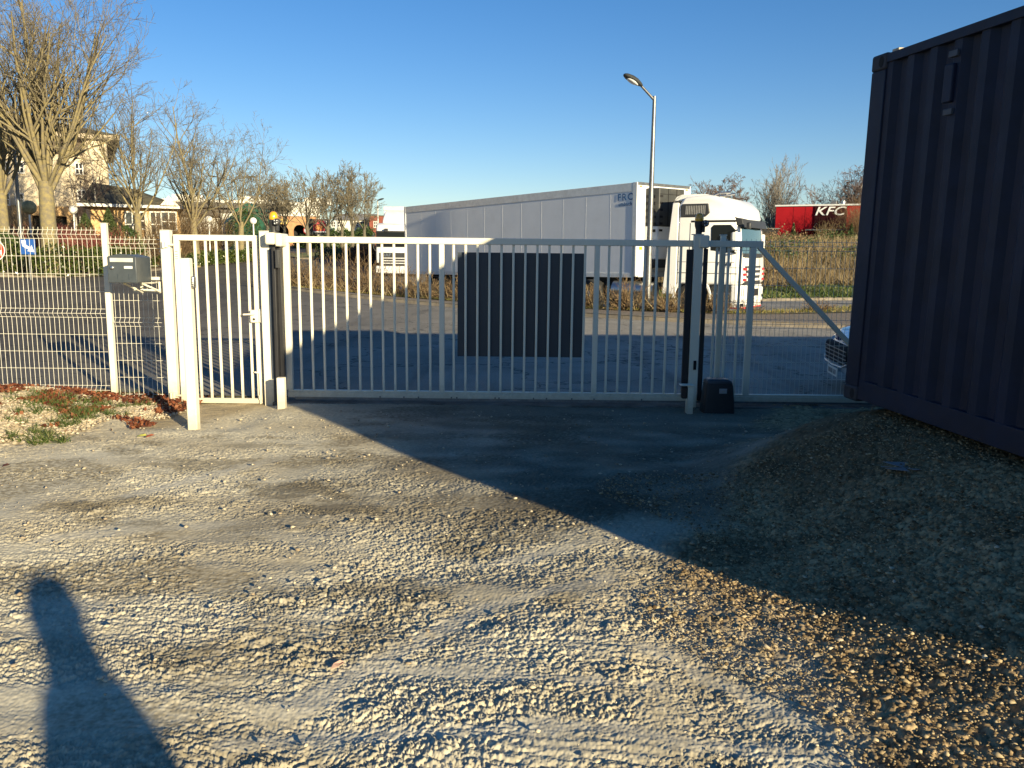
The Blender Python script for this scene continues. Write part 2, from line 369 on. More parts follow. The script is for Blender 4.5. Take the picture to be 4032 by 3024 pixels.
M_stonep = island_mat('pale_stones', [(.26,.20,.13),(.42,.35,.24),(.55,.48,.35)], .85)
M_stoneb = island_mat('brown_stones', [(.09,.062,.035),(.20,.15,.085),(.32,.245,.14),(.44,.36,.23)], .95, 0, .1)
M_bark = mat('lichen_bark', (.24,.195,.085), .9, var=.2, vscale=7, bump=.5, bscale=40, col2=(.14,.12,.085))
M_bark2 = mat('grey_bark', (.14,.12,.08), .9, var=.2, vscale=9, col2=(.09,.08,.06))
M_twig = island_mat('bare_twigs', [(.09,.075,.055),(.16,.135,.09),(.23,.195,.12)], .85)
M_twigr = island_mat('reddish_twigs', [(.08,.05,.045),(.13,.09,.075),(.17,.13,.11)], .85)
M_birch = mat('birch_bark', (.62,.58,.50), .8, var=.25, vscale=12)

# ------------------------------------------------------------------ the setting: terrain, roads, kerbs
GX = np.unique(np.concatenate([np.linspace(-1500, -50, 30), np.arange(-48, 46, 1.0), np.linspace(50, 1500, 30)]))
GY = np.unique(np.concatenate([np.linspace(-300, -25, 12), np.arange(-20, 9.7, .9), [9.8], np.arange(10.3, 20, .5), np.arange(20, 130, 1.), np.linspace(135, 3500, 40)]))
def sheet(name, mt, keep, off=0.0, drop=False):
    X, Y = np.meshgrid(GX, GY); Z = gz(X, Y)+off
    if drop: Z = np.where((Y < 9.75) & (Y > 1.0) & (np.abs(X) < 11), Z-.10, Z)
    nx = len(GX); ny = len(GY); V = np.stack([X.ravel(), Y.ravel(), Z.ravel()], 1)
    i, j = np.meshgrid(np.arange(nx-1), np.arange(ny-1)); a = (j*nx+i).ravel(); F = np.stack([a, a+1, a+nx+1, a+nx], 1)
    C_ = V[F].mean(1); F = F[keep(C_[:,0], C_[:,1])]
    u, inv = np.unique(F, return_inverse=True); V = V[u]; F = inv.reshape(F.shape)
    o = mesh_np(name, V, F, mt, smooth=True); tag(o, kind='structure'); return o
sheet('ground', M_field, lambda x, y: x > -1e9, drop=True)
sheet('road', M_road, lambda x, y: (y > 9.8) & (x > -48) & (x < 45) & ((y < 34) | ((x < 6) & (y < 45)) | ((x < -3) & (y < 128))), .012)

def resample(pts, step):
    P = [np.array(p, float) for p in pts]; out = []
    L = [0]
    for a, b in zip(P, P[1:]): L.append(L[-1]+np.linalg.norm(b-a))
    n = max(2, int(L[-1]/step)+1); t = np.linspace(0, L[-1], n)
    A = np.array(P); return np.stack([np.interp(t, L, A[:,0]), np.interp(t, L, A[:,1])], 1)
def smoothpl(pts, it=2):
    P = [tuple(p) for p in pts]
    for _ in range(it):
        Q = [P[0]]
        for a, b in zip(P, P[1:]): Q += [(a[0]*.75+b[0]*.25, a[1]*.75+b[1]*.25), (a[0]*.25+b[0]*.75, a[1]*.25+b[1]*.75)]
        Q.append(P[-1]); P = Q
    return P
def strip(name, A, B, mt, off, nu=60, nv=14, rough=0.0, kind='structure'):
    A = resample(A, .2); B = resample(B, .2)
    t = np.linspace(0, 1, nu); ta = np.linspace(0, 1, len(A)); tb = np.linspace(0, 1, len(B))
    A = np.stack([np.interp(t, ta, A[:,k]) for k in (0,1)], 1); B = np.stack([np.interp(t, tb, B[:,k]) for k in (0,1)], 1)
    s = np.linspace(0, 1, nv)[:,None,None]; P = A[None]*(1-s)+B[None]*s
    Z = gz(P[...,0], P[...,1])+off
    if rough: Z = Z+rough*vnoise(P[...,0]*1.3, P[...,1]*1.3, 3)*np.minimum(1, 4*np.minimum(s[...,0], 1-s[...,0]))
    V = np.concatenate([P.reshape(-1,2), Z.reshape(-1,1)], 1)
    i, j = np.meshgrid(np.arange(nu-1), np.arange(nv-1)); a = (j*nu+i).ravel()
    o = mesh_np(name, V, np.stack([a, a+1, a+nu+1, a+nu], 1), mt, smooth=True); return tag(o, kind=kind)
def kerb(name, pts, w=.14, h=.14, side=1, step=.5):
    P = resample(pts, step); mb = MB()
    for a, b in zip(P, P[1:]):
        d = (b-a)/np.linalg.norm(b-a); nrm = np.array([-d[1], d[0]])*side*w; g = .006
        a2 = a+d*g; b2 = b-d*g; q = []
        za = float(gz(*a)); zb = float(gz(*b))
        for p, z in ((a2, za), (b2, zb)):
            q += [(p[0], p[1], z-.1), (p[0]+nrm[0]*.15, p[1]+nrm[1]*.15, z+h), (p[0]+nrm[0], p[1]+nrm[1], z+h), (p[0]+nrm[0], p[1]+nrm[1], z-.1)]
        mb.add(q, [(0,1,2,3),(7,6,5,4),(0,4,5,1),(1,5,6,2),(2,6,7,3),(3,7,4,0)])
    return tag(mb.build(name, M_kerb), kind='structure')

K1 = smoothpl([(-9.6,33.4),(-8.6,31.2),(-5.8,29.4),(-1.8,26.8),(2.7,22.7),(4.4,21.5),(8.2,19.9),(18,17.2)])
S1 = smoothpl([(-9.4,34.2),(-8.2,33.2),(-5.2,32.6),(-1.4,29.2),(2.7,25.3),(4.2,24.7),(6.3,23.7),(9.4,24.6),(13,26.0),(19,28.2)])
K2 = smoothpl([(-9.2,35.0),(-8.0,36.2),(-6.0,36.0),(-1.6,31.0),(2.7,26.0),(4.4,24.9),(6.4,24.0),(9.5,26.3),(12.4,28.2),(19,30.5)])
strip('pavement', K1, S1, M_paver, .125, 90, 8)
strip('verge', S1, K2, M_soil, .14, 90, 8, .05)
kerb('kerb', K1, .16, .135, 1, .8)
kerb('kerb', K2[::-1], .14, .13, 1, .8)
K3 = smoothpl([(-1,38.5),(4,34.4),(10,33.3),(14.5,34.0),(26,35.6)])
kerb('kerb', K3, .16, .12, 1, .8)
strip('meadow', K3, [(-2,130),(8,130),(22,130),(34,130),(60,130)], M_field, .11, 60, 90, .15)
pk4 = [on_ground(x, y) for x, y in ((0,1094),(250,1094),(430,1086),(600,1068),(770,1049),(900,1039),(1005,1030))]
K4 = [(-46, pk4[0].y-.6), (-33, pk4[0].y-.2)]+[(p.x, p.y) for p in pk4]+[(pk4[-1].x+.5, pk4[-1].y+3)]
K4 = smoothpl(K4, 1)
strip('planting_bed', K4, [(-46,70),(-36,72),(-28,74),(-24,78),(-19.5,80)], M_soilb, .12, 80, 30, .06)
kerb('kerb', K4, .16, .13, 1, .9)
pk5 = [on_ground(x, y) for x, y in ((1110,1006),(1150,1019),(1250,1024),(1400,1024),(1520,1024))]
K5 = smoothpl([(p.x, p.y) for p in pk5], 1)
strip('traffic_island', K5, [(pk5[0].x-.4, pk5[0].y+2), (-16.5, 92), (-10, 95), (-6, 80)], M_lawn, .12, 40, 24, .04)
kerb('kerb', K5, .16, .13, 1, .9)
strip('far_lawn', [(-46,105),(-25,103),(-6,100),(8,98)], [(-60,170),(-30,170),(-6,170),(14,170)], M_lawn, .15, 40, 12, .05)
kerb('kerb', [(-46,105),(-25,103),(-6,100)], .2, .2, 1, 2)

# ------------------------------------------------------------------ the yard: packed crushed limestone with real relief
def yard():
    nu, nv = 1950, 1000
    u = np.linspace(-1.0, 1.0, nu); t = np.linspace(0, 1, nv); yv = 1.5+8.28*(t**1.45*.75+t*.25)
    U, Y = np.meshgrid(u, yv); X = U*(Y+1.0)
    Z = gz(X, Y)
    brown = sstep(.15, .65, X+.35*vnoise(X*1.3, Y*1.3, 5)+.13*vnoise(X*6, Y*6, 6)-np.interp(Y, [1.5,2.6,4.5,5.5,7,9.8], [.75,.55,.60,1.05,1.9,2.6]))
    left = sstep(0, .5, (-3.55-.45*(8.7-Y)*np.where(Y < 8.7, 1, 0)-X)+.3*vnoise(X*2, Y*2, 9))*sstep(6.3, 6.8, Y)
    sand = sstep(7.75, 8.15, Y+.1*vnoise(X*3, Y*3, 11))*sstep(-3.9, -3.7, X)*(1-sstep(-3.0, -2.6, X-(Y-9.3)*.5))
    macro = .5+.5*vnoise(X*.9+3, Y*1.4, 21)
    crumb = np.clip(.22+1.15*(.5+.75*vnoise(X*1.0, Y*1.9, 22)+.5*vnoise(X*3.1, Y*5.5, 23)), .10, 1.3)
    crumb = crumb*np.interp(Y, [2, 5.5, 7.5, 9.8], [1.2, .95, .6, .4])
    # long smooth scrapes left by a shovel and wheels, older damp stains
    def segmask(a, b, w_):
        a = on_ground(*a); b = on_ground(*b); dx, dy = b.x-a.x, b.y-a.y; tt = np.clip(((X-a.x)*dx+(Y-a.y)*dy)/(dx*dx+dy*dy), 0, 1)
        dd = np.hypot(X-a.x-tt*dx, Y-a.y-tt*dy)+.035*vnoise(X*5, Y*5, 171)+.02*vnoise(X*17, Y*17, 172)
        return 1-sstep(w_*.25, w_, dd)
    wipe = np.zeros_like(X)
    for a, b, w_ in (((1150,2800),(1900,2400),.10),((1900,2400),(2380,2290),.08),((900,2940),(2300,2860),.07),((2300,2860),(3300,3010),.08),((1400,2640),(2600,2720),.05),((2550,2560),(3250,2900),.07),((500,1960),(1100,1800),.12),((200,2120),(900,2060),.10),((1900,2230),(2500,2120),.08)):
        wipe = np.maximum(wipe, segmask(a, b, w_))
    crumb = crumb*(1-.68*wipe)
    stain = np.zeros_like(X)
    for px_, py_, rx_, ry_, k_ in ((760,1830,.55,.22,.9),(1180,1930,.5,.3,1),(1330,2010,.42,.25,1),(380,2000,.42,.16,.9),(560,1985,.4,.12,.7),(1560,2330,.34,.22,.8),(1650,1720,.7,.2,.7),(2190,2370,.16,.10,.8),(1850,2150,.3,.14,.6),(2250,2000,.4,.2,.7),(700,2600,.22,.12,.6),(1430,2480,.12,.08,.9),(1280,1830,.5,.15,.6),(1000,1760,.5,.12,.6)):
        q_ = on_ground(px_, py_); dd = np.hypot((X-q_.x)/rx_, (Y-q_.y)/ry_)+.55*vnoise(X*4+px_, Y*6, 181)+.35*vnoise(X*13, Y*17, 182)+.2*vnoise(X*40, Y*45, 183)
        stain = np.maximum(stain, k_*(1-sstep(.45, 1.05, dd)))
    # small stones and crumbs pressed into the surface, ragged ridges left by wheels and a shovel
    d1, r1 = domes(X, Y, .030, 31, .40); d2, r2 = domes(X, Y, .017, 41, .6); d3, r3 = domes(X, Y, .085, 51, .10)
    ang = R(13); xr = X*math.cos(ang)+Y*math.sin(ang); yr = -X*math.sin(ang)+Y*math.cos(ang)
    w = .10*vnoise(X*2.2, Y*2.2, 61)+.03*vnoise(X*9, Y*9, 66)
    def flake(f, an, sd, lo=-.02, hi=.055):      # thin broken plates of dried fines: flat tops, steep little edges
        n_ = vnoise(xr*f, (yr+w)*f*an, sd)+.45*vnoise(xr*f*2.3, (yr+w)*f*an*2.1, sd+1)+.25*vnoise(X*f*5, Y*f*5, sd+2)
        return sstep(lo, hi, n_)
    st = vnoise(xr*3.2, (yr+w)*15, 62)
    fine = vnoise(X*45, Y*45, 64)*.0026+vnoise(X*95, Y*95, 65)*.0020
    pale_h = crumb*(.0030*flake(6, 3.4, 301)+.0050*flake(17, 3.0, 311)+.0062*flake(34, 2.4, 321)+.0048*flake(66, 1.7, 331)+.0040*d1+.0045*d2+.0016*st+fine-.0115)+.010*d3*crumb
    tread = np.sin((-X*math.sin(R(-9))+Y*math.cos(R(-9))+.02*vnoise(X*2, Y*2, 191))*2*np.pi/.055)*sstep(.05, .4, vnoise(X*.9+2, Y*1.5, 192)+.2)*(1-sstep(3.3, 4.0, Y))
    pale_h = pale_h+.0022*tread
    a2 = R(-8); xr2 = X*math.cos(a2)+Y*math.sin(a2); yr2 = -X*math.sin(a2)+Y*math.cos(a2)
    tr = vnoise(xr2*.7, yr2*7, 71)
    pale_h += .008*tr*(1-sstep(4.2, 5.2, Y))+.020*(vnoise(X*.8, Y*.8, 72))+.007*vnoise(X*2.4, Y*2.4, 73)
    v1 = np.abs(vnoise(xr*.9+7, (yr+w)*1.7, 81)); pale_h -= .014*np.clip(1-v1/.012, 0, 1)*crumb*sstep(0, .3, vnoise(X*.6, Y*.6, 82))
    g1, q1 = domes(X, Y, .034, 91, .9); g2, q2 = domes(X, Y, .019, 95, .95); g3, q3 = domes(X, Y, .085, 99, .25)
    gr_h = .016*g1+.011*g2+.022*g3+.014*vnoise(X*1.7, Y*1.7, 101)+.008*vnoise(X*5, Y*5, 102)+fine
    l1, s1 = domes(X, Y, .045, 111, .9)
    left_h = .026*l1+.012*vnoise(X*3, Y*3, 112)+fine
    sand_h = .004*vnoise(X*9, Y*9, 113)+.0025*d2
    pale_h = pale_h*.72
    H = pale_h*(1-brown)+gr_h*.55*brown; H = H*(1-left)+left_h*left; H = H*(1-sand)+sand_h*sand
    H = H + (.0016*vnoise(X*62, Y*62, 201)+.0013*vnoise(X*125, Y*125, 202))*np.clip(1.1-crumb, .2, 1)
    edge = sstep(-1.0, -.97, U)*(1-sstep(.97, 1.0, U))
    Z = Z+H*edge*(1-sstep(9.55, 9.78, Y)*.8)-.02*sstep(9.5, 9.78, Y)
    def c(r, g, b): return np.array([r, g, b])[None, None]
    m3 = lambda a: a[..., None]
    C_ = c(.60,.545,.405)*(1-m3(sstep(.35, .75, macro)))+c(.52,.455,.32)*m3(sstep(.35, .75, macro))
    damp = sstep(.02, .38, vnoise(X*.75+1.3, Y*1.55+4, 121)+.35*vnoise(X*2.9, Y*4.2, 122)+.12*vnoise(X*11, Y*13, 123))
    damp = damp*np.clip(.75+.9*vnoise(X*24, Y*34, 124)+.6*vnoise(X*52, Y*60, 125), .1, 1.3)
    damp = damp*np.interp(Y, [2, 4.5, 9.8], [.5, .85, .95])
    C_ = C_*(1-m3(damp)*.66)+c(.16,.12,.06)*m3(damp)*.66
    C_ = C_*(1-.10*m3(crumb))
    C_ = C_*(1-m3(wipe)*.35)+c(.62,.58,.47)*m3(wipe)*.35
    C_ = C_*(1-m3(stain)*.62)+c(.15,.12,.07)*m3(stain)*.62
    far = m3(np.clip(sstep(-2.9, .4, X+.8*vnoise(X*.9, Y*.9, 161))*sstep(3.9, 5.8, Y+.5*vnoise(X*1.1, Y*1.1, 162))*(.92+.35*vnoise(X*2.2, Y*3.5, 163))+.5*sstep(8.3, 9.3, Y)*sstep(-2.6, -1.6, X), 0, 1)); C_ = C_*(1-far*.80)+c(.105,.088,.062)*far*.80  # dirty ground by the gate, also darkened to deepen the container's cast shade
    stone = m3(.55+.9*np.where(d1 > d2, r1, r2)); hit = m3(((d1+d2) > .35)*sstep(.5, .9, r1)); C_ = C_*(1-hit*.35)+C_*stone*hit*.35
    pq = m3(np.where(g1*.022 > g2*.012, q1, q2))
    CB = c(.21,.145,.075)*(1-pq)+c(.47,.345,.19)*pq
    dirt = m3(sstep(.0, .4, vnoise(X*2.1, Y*2.1, 131)+.3*vnoise(X*8, Y*8, 132))); CB = CB*(1-dirt*.35)
    soil_shade = m3(sstep(.09, .19, near_z(X, Y))*sstep(4.5, 5.5, Y)); CB = CB*(1-soil_shade*.6)+c(.085,.055,.028)*soil_shade*.6  # earth of the mound, toned down further to deepen the shade there
    CL = c(.30,.24,.155)*(1-m3(s1))+c(.50,.43,.30)*m3(s1)
    lm = m3(sstep(.0, .35, vnoise(X*2.3, Y*2.6, 141)+.4*vnoise(X*9, Y*9, 142)+np.interp(Y, [7.5,8.3,9.2], [-.5,-.1,.4]))); CL = CL*(1-lm*.6)+c(.15,.08,.04)*lm*.6
    CS = c(.42,.34,.21)*(.9+.2*m3(vnoise(X*4, Y*4, 143)))
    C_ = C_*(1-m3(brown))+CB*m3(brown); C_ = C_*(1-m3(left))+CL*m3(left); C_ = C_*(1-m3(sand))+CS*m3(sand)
    gn = m3(1+.16*vnoise(X*60, Y*60, 151)+.13*vnoise(X*22, Y*26, 152)+.10*vnoise(X*110, Y*110, 153)); C_ = np.clip(C_*gn, .01, .9)
    i, j = np.meshgrid(np.arange(nu-1), np.arange(nv-1)); a = (j*nu+i).ravel()
    V = np.stack([X.ravel(), Y.ravel(), Z.ravel()], 1)
    mt = bpy.data.materials.new('crushed_limestone'); mt.use_nodes = True; n = mt.node_tree.nodes; l = mt.node_tree.links
    b = n['Principled BSDF']; b.inputs['Roughness'].default_value = .92; b.inputs['Specular IOR Level'].default_value = .15
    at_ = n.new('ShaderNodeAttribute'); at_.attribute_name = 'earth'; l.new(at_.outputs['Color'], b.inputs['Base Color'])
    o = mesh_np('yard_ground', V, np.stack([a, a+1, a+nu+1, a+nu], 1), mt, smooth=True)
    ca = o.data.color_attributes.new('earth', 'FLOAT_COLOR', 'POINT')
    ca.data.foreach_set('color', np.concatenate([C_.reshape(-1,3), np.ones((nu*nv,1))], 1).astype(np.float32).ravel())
    tag(o, kind='structure')
yard()
# strip of concrete under the gate track
mb = MB(); mb.box(-2.75, 4.6, 9.36, 9.72, -.12, .012); tag(mb.build('gate_track_slab', mat('track_concrete', (.17,.155,.13), .9, var=.3, vscale=3, bump=.5), bevel=.008), kind='structure')

rng = np.random.default_rng(7)
def stones(name, X, Y, S, mt, label, cat, sink=.25, zoff=0.0):
    "angular pebbles, each its own shape"
    base = np.array([(1,0,0),(-1,0,0),(0,1,0),(0,-1,0),(0,0,1),(0,0,-1),(.62,.62,.45),(-.62,.6,.4),(.6,-.62,.42),(-.6,-.6,.48)], float)
    tri = np.array([(6,0,2),(6,2,4),(6,4,0),(7,2,1),(7,4,2),(7,1,4),(8,3,0),(8,0,4),(8,4,3),(9,1,3),(9,3,4),(9,4,1),(5,2,0),(5,1,2),(5,3,1),(5,0,3)])
    N = len(X); an = rng.uniform(0, 2*np.pi, N)
    V = base[None]*rng.uniform(.72, 1.25, (N, len(base), 1))*np.stack([rng.uniform(.8,1.3,N), rng.uniform(.6,1,N), rng.uniform(.4,.75,N)], 1)[:,None]
    ca, sa = np.cos(an)[:,None], np.sin(an)[:,None]
    x = V[...,0]*ca-V[...,1]*sa; y = V[...,0]*sa+V[...,1]*ca
    V = np.stack([x, y, V[...,2]], 2)*S[:,None,None]
    V[...,0] += X[:,None]; V[...,1] += Y[:,None]; V[...,2] += (gz(X, Y)+zoff+S*sink)[:,None]
    F = (tri[None]+(np.arange(N)*len(base))[:,None,None]).reshape(-1, 3)
    o = mesh_np(name, V.reshape(-1,3), F, mt); return tag(o, label, cat, kind='stuff')
def scatter(n, x0, x1, y0, y1, f=None):
    X = rng.uniform(x0, x1, n); Y = rng.uniform(y0, y1, n)
    if f is not None: k = f(X, Y); X, Y = X[k], Y[k]
    return X, Y
X, Y = scatter(2200, -5, 3, 1.8, 9, lambda x, y: np.abs(x) < .75*(y+1))
stones('limestone_chips', X, Y, rng.uniform(.003, .008, len(X))*rng.choice([1,1,1,2.2], len(X)), M_stonep, 'loose pale limestone chips scattered over the sunlit yard', 'gravel', .5, .012)
X, Y = scatter(30000, .5, 4.0, 1.8, 6.2, lambda x, y: (x > .85+.25*np.sin(y*3)) & (x < .8*(y+1)) & (x < 3.3))
stones('brown_gravel', X, Y, rng.uniform(.003, .0075, len(X))*rng.choice([1,1,1,1,1,1,1,2.1], len(X)), M_stoneb, 'loose brown and tan gravel beside the blue container', 'gravel', .5, .016)
X, Y = scatter(14000, -8.2, -3.6, 6.3, 9.6, lambda x, y: (x < -3.7-.45*np.clip(8.7-y, 0, 5)+.2*np.sin(x*5+y*3)) & (vnoise(x*2.3, y*2.6, 141) < .25+.3*(8.6-y)))
stones('white_gravel', X, Y, rng.uniform(.009, .021, len(X)), M_stonep, 'heap of pale crushed stones in front of the left mesh fence', 'gravel', .5, .01)

def cards(P, L, W, mt, name, up=.0, curl=.0, parent=None, lean=None, quad=True):
    "leaf sized faces at the points P"
    N = len(P); d = rng.normal(size=(N, 3)); d[:,2] = d[:,2]*(1-up)+up*2.0
    if lean is not None: d += lean
    d /= np.linalg.norm(d, axis=1)[:,None]; s = np.cross(d, rng.normal(size=(N, 3))); s /= np.linalg.norm(s, axis=1)[:,None]
    L = np.broadcast_to(L, N)[:,None]; W = np.broadcast_to(W, N)[:,None]
    if quad:
        V = np.stack([P-d*L*.5, P+s*W*.5, P+d*L*.5, P-s*W*.5], 1)
        F = np.arange(N*4).reshape(-1, 4)
    else:
        V = np.stack([P-s*W*.5, P+s*W*.5, P+d*L], 1); F = np.arange(N*3).reshape(-1, 3)
    return mesh_np(name, V.reshape(-1,3), F, mt, parent=parent)

# leaf litter, grass tufts near the fence
def gzv(X, Y): return gz(X, Y)
X, Y = scatter(9000, -7.4, -3.6, 7.6, 9.75, lambda x, y: vnoise(x*2.3, y*2.6, 141)+.25*vnoise(x*8, y*8, 3) > np.interp(y, [7.6,8.4,9.0,9.6], [.5,.25,-.1,-.35])+.25*(x < -6.3))
o = cards(np.stack([X, Y, gz(X, Y)+rng.uniform(.012, .045, len(X))], 1), rng.uniform(.03,.07,len(X)), rng.uniform(.02,.045,len(X)), M_litter, 'leaf_litter', 0); tag(o, 'rust brown dead leaves banked along the foot of the fence', 'leaves', kind='stuff')
tuft = []
for gx_, gy_, r_, k in [(120,1560,.2,10),(180,1590,.28,20),(230,1620,.3,26),(290,1640,.3,26),(345,1655,.26,20),(400,1640,.2,12),(240,1685,.2,12),(150,1725,.2,14),(200,1745,.16,12),(115,1740,.16,10),(430,1610,.16,7),(545,1600,.14,7),(300,1590,.26,16),(60,1650,.2,6),(355,1590,.2,9),(620,1565,.14,7),(480,1560,.2,9),(90,1700,.16,7),(170,1650,.2,10)]:
    q0 = on_ground(gx_, gy_)
    for _ in range(k):
        a = rng.uniform(0, 6.28); q = r_*math.sqrt(rng.uniform()); tuft.append((q0.x+q*math.cos(a)*1.3, q0.y+q*math.sin(a)*.8))
tuft = np.array(tuft); tuft = tuft[rng.uniform(size=len(tuft)) < .55]; T = np.repeat(tuft, 34, 0)+rng.normal(0, .026, (len(tuft)*34, 2))
o = cards(np.stack([T[:,0], T[:,1], gz(T[:,0], T[:,1])+.008], 1), rng.uniform(.04,.12,len(T)), .008, M_grass, 'grass_tufts', .45, quad=False)
tag(o, 'fresh green grass tufts growing through the leaves and stones by the fence', 'grass', kind='stuff')

# ------------------------------------------------------------------ fences and gates
GY0 = 9.5
def tips_to_z(px, py, Y): return at(px, py, Y)
def fence_panel(name, x0, x1, Y, ztop, parent, folds, zbot, mt=M_wire, n_off=0.0):
    "welded mesh: verticals every 55 mm with V folds, horizontals every 200 mm"
    mb = MB(); prof = []; z = ztop; hz = []
    prof.append((0, ztop)); z = ztop-.03; hz.append((0, z)); prof.append((0, z))
    for kind_, n_ in folds:
        if kind_ == 'f': prof += [(-.032, z-.05), (0, z-.10)]; hz += [(-.032, z-.05), (0, z-.10)]; z -= .10
        else:
            for _ in range(n_): z -= .20; hz.append((0, z))
            prof.append((0, z))
    prof.append((0, zbot if zbot < z else z-.01))
    x = x0+.02+n_off
    while x < x1-.01:
        mb.tube([(x, Y+q[0], q[1]) for q in prof], .0023, 4); x += .055
    for dy, z_ in hz: mb.tube([(x0, Y+dy+.005*(1 if dy == 0 else -1), z_), (x1, Y+dy+.005*(1 if dy == 0 else -1), z_)], .0026, 4)
    return mb.build(name, mt, parent)
def post(mb, x, y, z0, z1, w, d): mb.box(x-w/2, x+w/2, y-d/2, y+d/2, z0, z1)

FY = 9.62
pL = at(412, 882, FY); pB = at(452, 1566, FY); xp = (pL.x+pB.x)/2
f1 = thing('mesh_fence', 'white welded mesh fence with a folded wire panel and post, left of the mailbox', 'fence', (xp, FY, 0))
mb = MB(); mb.box(-.03, .03, -.03, .03, -.15, pL.z); mb.box(-.034, .034, -.034, .034, pL.z, pL.z+.012); mb.build('post', M_white, f1, .004)
zt = at(300, 895, FY).z
fence_panel('wire_panel', -3.2, -.035, 0, zt, f1, [('f',1),('s',4),('f',1),('s',4),('f',1)], .03)
mb = MB(); mb.box(-3.26, -3.2, -.03, .03, -.15, pL.z); mb.build('post', M_white, f1, .004)
zt2 = at(560, 932, FY).z; xh = at(672, 1250, GY0).x
f2 = thing('mesh_fence', 'short white welded mesh fence panel behind the mailbox, beside the small gate hinge post', 'fence', (xp, FY, 0))
wire = fence_panel('wire_panel', .045, xh-.13-xp, 0, zt2, f2, [('f',1),('s',4),('f',1),('s',4),('f',1)], .0)
mb = MB(); xe = xh-.10-xp; mb.box(xe-.022, xe+.022, -.02, .02, -.1, zt2+.06); [mb.box(xe-.03, xe-.02, -.028, -.02, z_, z_+.02) for z_ in np.linspace(.15, 1.7, 8)]; mb.build('end_post', M_white, f2, .003)

# pedestrian gate
ztg = at(860, 925, GY0).z; zbg = at(860, 1586, GY0).z; xa = at(697, 1250, GY0).x; xb = at(1016, 1250, GY0).x
xa = at(711, 1250, GY0).x; hp = thing('hinge_post', 'white square hinge post carrying the small gate', 'post', (xh, GY0, 0))
mb = MB(); zp = at(670, 909, GY0).z; mb.box(-.052, .052, -.05, .05, -.12, zp); mb.box(-.055, .055, -.053, .053, zp, zp+.01); mb.build('post', M_white, hp, .004)
for zz in (at(660, 964, GY0).z, at(660, 1553, GY0).z):
    mb = MB(); mb.tube([(-.03,-.06,zz), (.11,-.07,zz)], .013, 8); mb.tube([(-.01,-.075,zz-.035), (-.01,-.075,zz+.035)], .016, 8); mb.tube([(.02,-.07,zz-.028), (.02,-.07,zz+.03)], .019, 8); mb.build('hinge', M_steel if False else M_white, hp, smooth=True)
pg = thing('pedestrian_gate', 'small white barred pedestrian gate with lever handle and lock', 'gate', (xa, GY0, 0))
W = xb-xa; mb = MB()
mb.box(-.03, .03, -.025, .025, zbg, ztg); mb.box(W-.03, W+.03, -.025, .025, zbg, ztg); mb.box(.03, W-.03, -.024, .024, ztg-.065, ztg); mb.box(.03, W-.03, -.024, .024, zbg, zbg+.058); mb.build('frame', M_white, pg, .004)
for i in range(6):
    bx = at(758+i*42.4, 1250, GY0).x-xa+.085-.0; bx = (at(781+i*40.9, 1250, GY0).x-xa)
    mb = MB(); mb.box(bx-.0135, bx+.0135, -.0135, .0135, zbg+.05, ztg-.06); mb.build('bar', M_white, pg, .004)
zl = at(1000, 1240, GY0).z
mb = MB(); mb.box(W-.075, W+.02, -.055, -.025, zl-.085, zl+.06); mb.box(W+.02, W+.075, -.05, -.02, zl-.085, zl+.07); lk = mb.build('lock_box', M_white, pg, .01)
mb = MB(); mb.tube([(W-.02,-.055,zl+.015), (W-.02,-.09,zl+.015), (W-.14,-.092,zl+.01)], .01, 8); mb.build('lever_handle', M_white, lk, smooth=True)
mb = MB(); mb.lathe([(.014,0),(.014,.006)], (W-.03,-.062,zl-.045), 12, 'y'); mb.build('keyhole', M_plastic, lk)
mb = MB(); mb.tube([(W+.005,-.04,zbg), (W+.005,-.04,zbg+.36)], .008, 8); mb.tube([(W+.005,-.04,zbg+.36), (W-.05,-.045,zbg+.372)], .009, 8); mb.box(W-.01, W+.03, -.05, -.025, zbg+.05, zbg+.1); mb.build('drop_bolt', M_white, pg, smooth=True)
zst = at(705, 1000, GY0).z
mb = MB(); mb.box(-.022, .022, -.0275, -.026, zst-.08, zst+.06); st_ = mb.build('maker_label', M_paperw, pg)
mb = MB(); [mb.box(-.016, .016, -.0285, -.0278, zst+o_, zst+o_+.012) for o_ in (-.06, -.035, -.01, .02)]; mb.build('print', M_paperg, st_)

# latch post and left guide post of the sliding gate
xl = at(1055, 1250, 9.45).x; zl2 = at(1060, 912, 9.45).z
lp = thing('guide_post', 'wide white portal post with roller bracket between the small gate and the sliding gate', 'post', (xl, 9.45, 0))
mb = MB(); mb.box(-.055, .055, -.05, .05, -.12, zl2); mb.box(-.058, .058, -.053, .053, zl2, zl2+.008); mb.build('post', M_white, lp, .004)
xr2 = at(1130, 1250, 9.35).x-xl
mb = MB(); mb.box(.06, .105, -.06, .03, -.1, zl2-.01); mb.build('side_channel', M_anth, lp, .003)
mb = MB(); zb0 = at(1110, 1488, 9.30).z; mb.box(.112, .150, -.17, -.09, zb0, zl2-.17); mb.build('safety_edge', M_black, lp, .006)
mb = MB(); mb.box(.150, .195, -.10, -.03, zb0, zl2-.16); mb.build('rear_safety_edge', M_black, lp, .006)
mb = MB(); z_ = zl2-.20; mb.box(.165, .205, -.22, -.16, z_-.2, z_); pc = mb.build('photocell', M_plastic, lp, .006)
zb1 = at(1095, 905, 9.3).z
mb = MB(); mb.box(.05, .16, -.2, .12, zl2-.145, zl2-.012); mb.box(.16, .235, -.2, .12, zl2-.165, zl2-.02); mb.build('roller_bracket', M_white, lp, .022, seg=3)
rp_ = thing('stop_post', 'short white receiving post at the left foot of the sliding gate, with lit lower end', 'post', (at(1111, 1600, 9.12).x, 9.12, 0))
